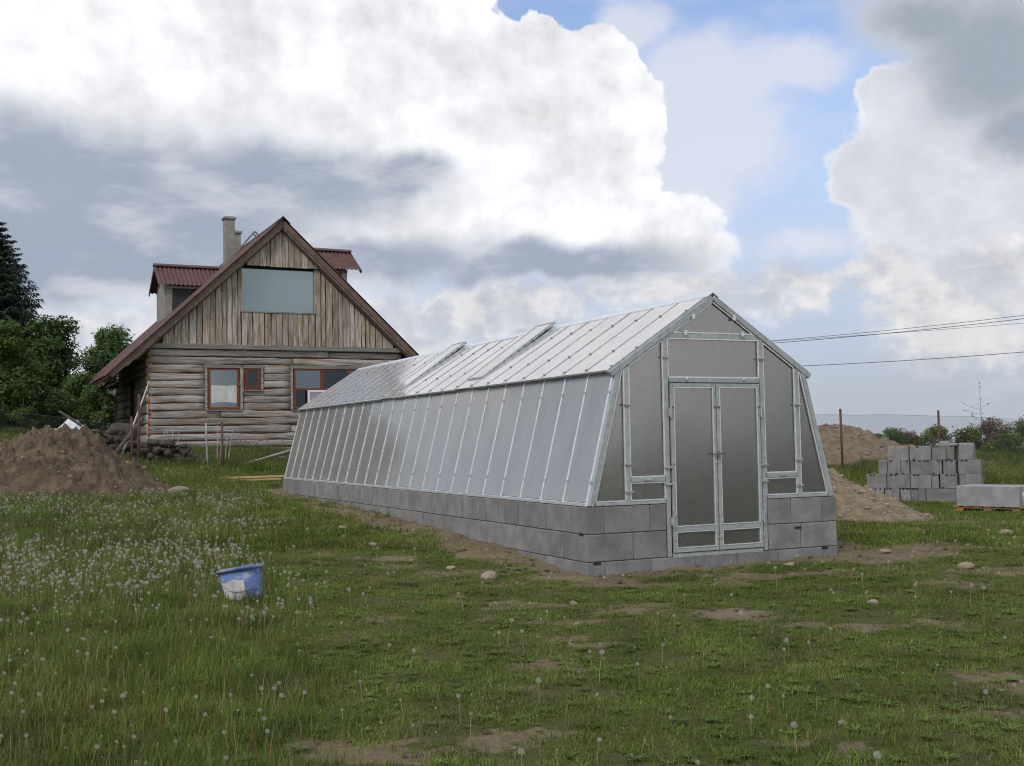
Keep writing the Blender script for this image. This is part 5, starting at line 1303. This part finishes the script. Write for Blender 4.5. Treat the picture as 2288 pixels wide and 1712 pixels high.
        MB().add(vs, [(a_ * 6 + s, a_ * 6 + (s + 1) % 6, a_ * 6 + 6 + (s + 1) % 6, a_ * 6 + 6 + s) for a_ in range(3) for s in range(6)]).build('bloom', M['redflower'], t)
build_yard()

# ------------------------------------------------------------------ grass, weeds and dandelions
def blade_tuft(n, rad, h0, h1, w, lean, seed, seg=2):
    r = np.random.default_rng(seed); V = []; F = []
    for k in range(n):
        a = r.uniform(0, 6.28); q = rad * math.sqrt(r.random()); p = np.array([math.cos(a) * q, math.sin(a) * q, -.01])
        d = r.uniform(0, 6.28); out = np.array([math.cos(d), math.sin(d), 0]); side = np.array([-math.sin(d), math.cos(d), 0]) * w * r.uniform(.6, 1.3)
        h = r.uniform(h0, h1); le = lean * r.uniform(.2, 1.2) * h; o = len(V)
        for i in range(seg + 1):
            t = i / seg; c = p + out * le * t * t + np.array([0, 0, h * (t - .25 * lean * t * t)]); ww = side * (1 - t * .85) * .5
            if i < seg: V += [c - ww, c + ww]
            else: V += [c]
        for i in range(seg - 1): F.append((o + 2 * i, o + 2 * i + 1, o + 2 * i + 3, o + 2 * i + 2))
        F.append((o + 2 * seg - 2, o + 2 * seg - 1, o + 2 * seg))
    return V, F
def rosette(n, ln, w, seed, lift=.35):
    r = np.random.default_rng(seed); V = []; F = []
    for k in range(n):
        a = 6.283 * k / n + r.normal() * .25; d = np.array([math.cos(a), math.sin(a), 0]); s = np.array([-math.sin(a), math.cos(a), 0]); L = ln * r.uniform(.6, 1.15); up = lift * r.uniform(.4, 1.4); o = len(V)
        for t, ww in ((0, .15), (.35, .8), (.7, 1.), (1, 0)):
            c = d * L * t + np.array([0, 0, .005 + up * L * (t - .55 * t * t)])
            if ww: V += [c - s * w * ww * .5, c + s * w * ww * .5]
            else: V += [c]
        F += [(o, o + 1, o + 3, o + 2), (o + 2, o + 3, o + 5, o + 4), (o + 4, o + 5, o + 6)]
    return V, F
def proto(name, VF, mat):
    me = D.meshes.new(name); me.from_pydata([tuple(v) for v in VF[0]], [], VF[1]); me.materials.append(mat); me.update()
    return D.objects.new(name, me)           # kept out of the scene, only instanced
def scatter(name, label, cat, pts, protos, kind='stuff'):
    """pts: array x,y,z,scale,rotz,index"""
    me = D.meshes.new(name); me.vertices.add(len(pts)); me.vertices.foreach_set('co', pts[:, :3].astype(np.float32).ravel())
    for an, col in (('sc', 3), ('rz', 4), ('ix', 5)): me.attributes.new(an, 'FLOAT', 'POINT').data.foreach_set('value', pts[:, col].astype(np.float32))
    o = obj(name, me); tag(o, label, cat, None, kind)
    t = D.node_groups.new(name, 'GeometryNodeTree'); t.interface.new_socket('Geometry', in_out='INPUT', socket_type='NodeSocketGeometry'); t.interface.new_socket('Geometry', in_out='OUTPUT', socket_type='NodeSocketGeometry')
    N = t.nodes; L = t.links; gi = N.new('NodeGroupInput'); go = N.new('NodeGroupOutput'); j = N.new('GeometryNodeJoinGeometry')
    def attr(nm): n = N.new('GeometryNodeInputNamedAttribute'); n.data_type = 'FLOAT'; n.inputs[0].default_value = nm; return n.outputs[0]
    rz = N.new('ShaderNodeCombineXYZ'); L.new(attr('rz'), rz.inputs[2])
    for k, p in enumerate(protos):
        cm = N.new('FunctionNodeCompare'); cm.data_type = 'FLOAT'; cm.operation = 'EQUAL'; L.new(attr('ix'), cm.inputs[0]); cm.inputs[1].default_value = k; cm.inputs['Epsilon'].default_value = .1
        oi = N.new('GeometryNodeObjectInfo'); oi.inputs['Object'].default_value = p; oi.inputs['As Instance'].default_value = True
        ip = N.new('GeometryNodeInstanceOnPoints'); L.new(gi.outputs[0], ip.inputs['Points']); L.new(cm.outputs[0], ip.inputs['Selection']); L.new(oi.outputs['Geometry'], ip.inputs['Instance'])
        L.new(rz.outputs[0], ip.inputs['Rotation']); L.new(attr('sc'), ip.inputs['Scale']); L.new(ip.outputs[0], j.inputs[0])
    L.new(j.outputs[0], go.inputs[0])
    md = o.modifiers.new('scatter', 'NODES'); md.node_group = t
    return o
def sample_ground(n_per, dmin, dmax, r):
    """random points in the visible wedge (with a margin), n_per per square metre"""
    hw = lambda d: .50 * d + 1.6
    area = (hw(dmin) + hw(dmax)) * (dmax - dmin); n = int(area * n_per)
    y = r.uniform(dmin, dmax, n * 2); x = r.uniform(-1, 1, n * 2) * hw(dmax); k = np.abs(x) < hw(y); return x[k][:n], y[k][:n]
def blocked(x, y):
    lx, ly = gh_local(x, y); b = (np.abs(lx) < 1.9) & (ly > -.08) & (ly < 14.4)
    u, w = hs_local(x, y); b |= (u > -.05) & (u < 8.6) & (w > -.05) & (w < 9.6)
    for (cx, cy, rx, ry) in ((-9.0, 23.2, 2.3, 1.5), (5.55, 21.9, 2.0, 1.35), (9.6, 35.2, 3.2, 1.7), (-2.72, 11.22, .17, .17)): b |= np.hypot((x - cx) / rx, (y - cy) / ry) < 1
    th = R(-32); dx, dy = x - 8.16, y - 26.35; a, c = dx * math.cos(th) + dy * math.sin(th), -dx * math.sin(th) + dy * math.cos(th); b |= (a > 0) & (a < 3.1) & (c > 0) & (c < .55)
    return b
def grow():
    r = np.random.default_rng(77)
    lawn = [proto('lawn_tuft', blade_tuft(34, .11, .02, .075, .0062, .9, 100 + k), M['grass']) for k in range(5)]
    far = [proto('far_tuft', blade_tuft(40, .22, .04, .14, .013, .8, 120 + k), M['grass']) for k in range(4)]
    tall = [proto('tall_tuft', blade_tuft(26, .11, .08, .27, .006, .75, 140 + k, 3), M['meadow']) for k in range(5)]
    tallfar = [proto('tall_far_tuft', blade_tuft(30, .22, .10, .32, .013, .7, 160 + k), M['meadow']) for k in range(4)]
    weed = [proto('weed_rosette', rosette(7 + k, .045 + .012 * k, .014 + .003 * k, 180 + k, .7), M['weed']) for k in range(4)]
    A = []; T = []; Wd = []
    def put(lst, x, y, k0, nk, s0, s1, keep):
        x, y = x[keep], y[keep]; n = len(x)
        lst.append(np.c_[x, y, ground_z(x, y), r.uniform(s0, s1, n), r.uniform(0, 6.28, n), k0 + r.integers(0, nk, n)])
    for (n, d0, d1, near) in ((170, 4.3, 9, 1), (120, 9, 15, 1), (60, 15, 24, 0), (34, 24, 34, 0), (16, 34, 48, 0)):
        x, y = sample_ground(n, d0, d1, r); s = soil_mask(x, y); m = meadow_mask(x, y); bl = blocked(x, y)
        patch = .55 + .9 * fbm(x * 2.2, y * 2.2, 91, 3)
        keep = (r.random(len(x)) > s * 1.05 - .02) & ~bl & (r.random(len(x)) < patch * .92)
        sc = .7 + 1.1 * (fbm(x * .8, y * .8, 95, 3) - .2)
        if near: put(A, x, y, 0, 5, .5, 1.15, keep)
        else: put(A, x, y, 5, 4, .6, 1.1, keep)
        km = (r.random(len(x)) < m * (.62 if near else .9)) & (r.random(len(x)) > s * 1.2) & ~bl
        if near: put(T, x, y, 0, 5, .42, .88, km)
        else: put(T, x, y, 5, 4, .6, 1.05, km)
        kw = (r.random(len(x)) < (.20 if near else .05)) & (r.random(len(x)) > s * .9) & ~bl
        put(Wd, x, y, 0, 4, .35, .95, kw)
    # tall grass on the bank at the right and round the house foot
    for (x0, x1, y0, y1, n) in ((9.8, 20, 28.5, 38.5, 2600), (-10.5, -5.2, 32.2, 37.6, 1500), (-16, -10.5, 26, 35, 1900), (5.5, 11, 26.5, 31, 500)):
        x = r.uniform(x0, x1, n); y = r.uniform(y0, y1, n); k = ~blocked(x, y); put(T, x, y, 5, 4, .8, 1.5, k)
    scatter('grass', 'short green lawn grass with bare patches', 'grass', np.vstack(A), lawn + far)
    scatter('meadow_grass', 'taller unmown meadow grass on the left and along the bank', 'grass', np.vstack(T), tall + tallfar)
    scatter('ground_weeds', 'low broad-leaved weeds among the grass', 'weeds', np.vstack(Wd), weed)
    # dry stalks
    st = [proto('dry_stalk_tuft', blade_tuft(6, .10, .10, .32, .0048, .5, 200 + k, 3), M['straw'] if k < 3 else M['sorrel']) for k in range(5)]
    x, y = sample_ground(17, 4.4, 22, r); m = meadow_mask(x, y); k = (r.random(len(x)) < .10 + .75 * m) & ~blocked(x, y) & (soil_mask(x, y) < .7); n = k.sum(); x, y = x[k], y[k]; mm = m[k]
    scatter('dry_stalks', 'scattered straw-coloured dry stalks in the grass', 'grass', np.c_[x, y, ground_z(x, y), r.uniform(.35, .75, n) + .45 * mm, r.uniform(0, 6.28, n), r.integers(0, 5, n)], st)
    # clods and pebbles on the bare soil
    pb = []
    for k in range(4):
        me = rock_mesh(300 + k, 1., 1); me.materials[0] = M['subsoil'] if k < 3 else M['stone']; pb.append(D.objects.new('pebble', me))
    x, y = sample_ground(26, 4.4, 27, r); s = soil_mask(x, y); lx, ly = gh_local(x, y); ins = (np.abs(lx) < 1.85) & (ly > 0) & (ly < 14.3)
    k = (r.random(len(x)) < s * .8 + .03) & ~ins; x, y = x[k], y[k]; n = len(x)
    scatter('pebbles', 'small clods and pebbles strewn on the bare soil', 'pebbles', np.c_[x, y, ground_z(x, y), .007 + .035 * r.random(n) ** 4, r.uniform(0, 6.28, n), r.integers(0, 4, n)], pb)
    # ---- dandelion clocks
    def clock(seed, h, lean, hr):
        q = np.random.default_rng(seed); m = MB(); top = Vector((lean * h, 0, h))
        m.tube([(0, 0, -.02), (lean * h * .35, 0, h * .5), tuple(top)], [.0034, .003, .0026], 4, 0, False)
        m.add([tuple(top + Vector(v) * hr * .28) for v in ((1, 0, 0), (-1, 0, 0), (0, 1, 0), (0, -1, 0), (0, 0, 1), (0, 0, -1))], [(0, 2, 4), (2, 1, 4), (1, 3, 4), (3, 0, 4), (2, 0, 5), (1, 2, 5), (3, 1, 5), (0, 3, 5)], 1)
        n = 110
        for i in range(n):
            z = 1 - 2 * (i + .5) / n; a = i * 2.39996; rr_ = math.sqrt(1 - z * z); d = Vector((rr_ * math.cos(a), rr_ * math.sin(a), z))
            if z < -.82: continue
            u = d.orthogonal().normalized(); v = d.cross(u); s = hr * .135; c = top + d * hr * q.uniform(.86, 1.05); w = q.uniform(0, 6.28)
            m.add([tuple(c + (u * math.cos(w + t) + v * math.sin(w + t)) * s) for t in (0, 2.09, 4.19)], [(0, 1, 2)], 2)
        return m.mesh('dandelion', [M['stalk'], M['puffcore'], M['puff']])
    kinds = [clock(400 + k, h, l, hr) for k, (h, l, hr) in enumerate(((.24, .12, .027), (.28, .25, .026), (.20, .05, .028), (.26, -.3, .024), (.18, .35, .025), (.30, .1, .028), (.22, .5, .020)))]
    x, y = sample_ground(105, 4.6, 22.5, r); m = meadow_mask(x, y); cl = fbm(x * 1.1 + 7, y * 1.1, 111, 4, .6)
    dens = m * 1.5 * (.10 + .9 * sstep(cl, .40, .62)) * (.20 + .80 * sstep(y, 8, 15)) + .05 * (1 - m)
    k = (r.random(len(x)) < dens) & ~blocked(x, y) & (soil_mask(x, y) < .6) & (np.hypot(x + 2.72, y - 11.22) > .3)
    x, y = x[k], y[k]
    x2, y2 = sample_ground(9, 22, 33, r); k = (x2 < -5) & (r.random(len(x2)) < .55) & ~blocked(x2, y2); x = np.r_[x, x2[k]]; y = np.r_[y, y2[k]]
    vis = np.abs(x) < .452 * y + .05
    x, y = x[vis], y[vis]; od = np.argsort(np.hypot(x, y)); x, y = x[od], y[od]; z = ground_z(x, y); n = len(x)
    ki = r.integers(0, 7, n); sc = (.30 + .44 * r.random(n) ** 1.2) * (.78 + .22 * sstep(y, 7, 13)); rz = r.uniform(0, 6.28, n); md_ = meadow_mask(x, y); sc = np.where(md_ < .3, .22 + .5 * r.random(n) ** 3, sc)
    for i in range(min(300, n)):
        o = obj('dandelion', kinds[ki[i]], None, (x[i], y[i], z[i]), (0, 0, rz[i]), (sc[i],) * 3); tag(o, 'white dandelion seed head on a thin stalk in the grass', 'dandelion', 'dandelion seed heads in the meadow')
    if n > 300:
        ps = [D.objects.new('dandelion_kind', me) for me in kinds]
        scatter('dandelions', 'mass of small white dandelion seed heads further back in the meadow', 'dandelions', np.c_[x[300:], y[300:], z[300:], sc[300:], rz[300:], ki[300:]], ps)
    print('dandelions', n, 'tufts', sum(map(len, A)), sum(map(len, T)), sum(map(len, Wd)))
grow()
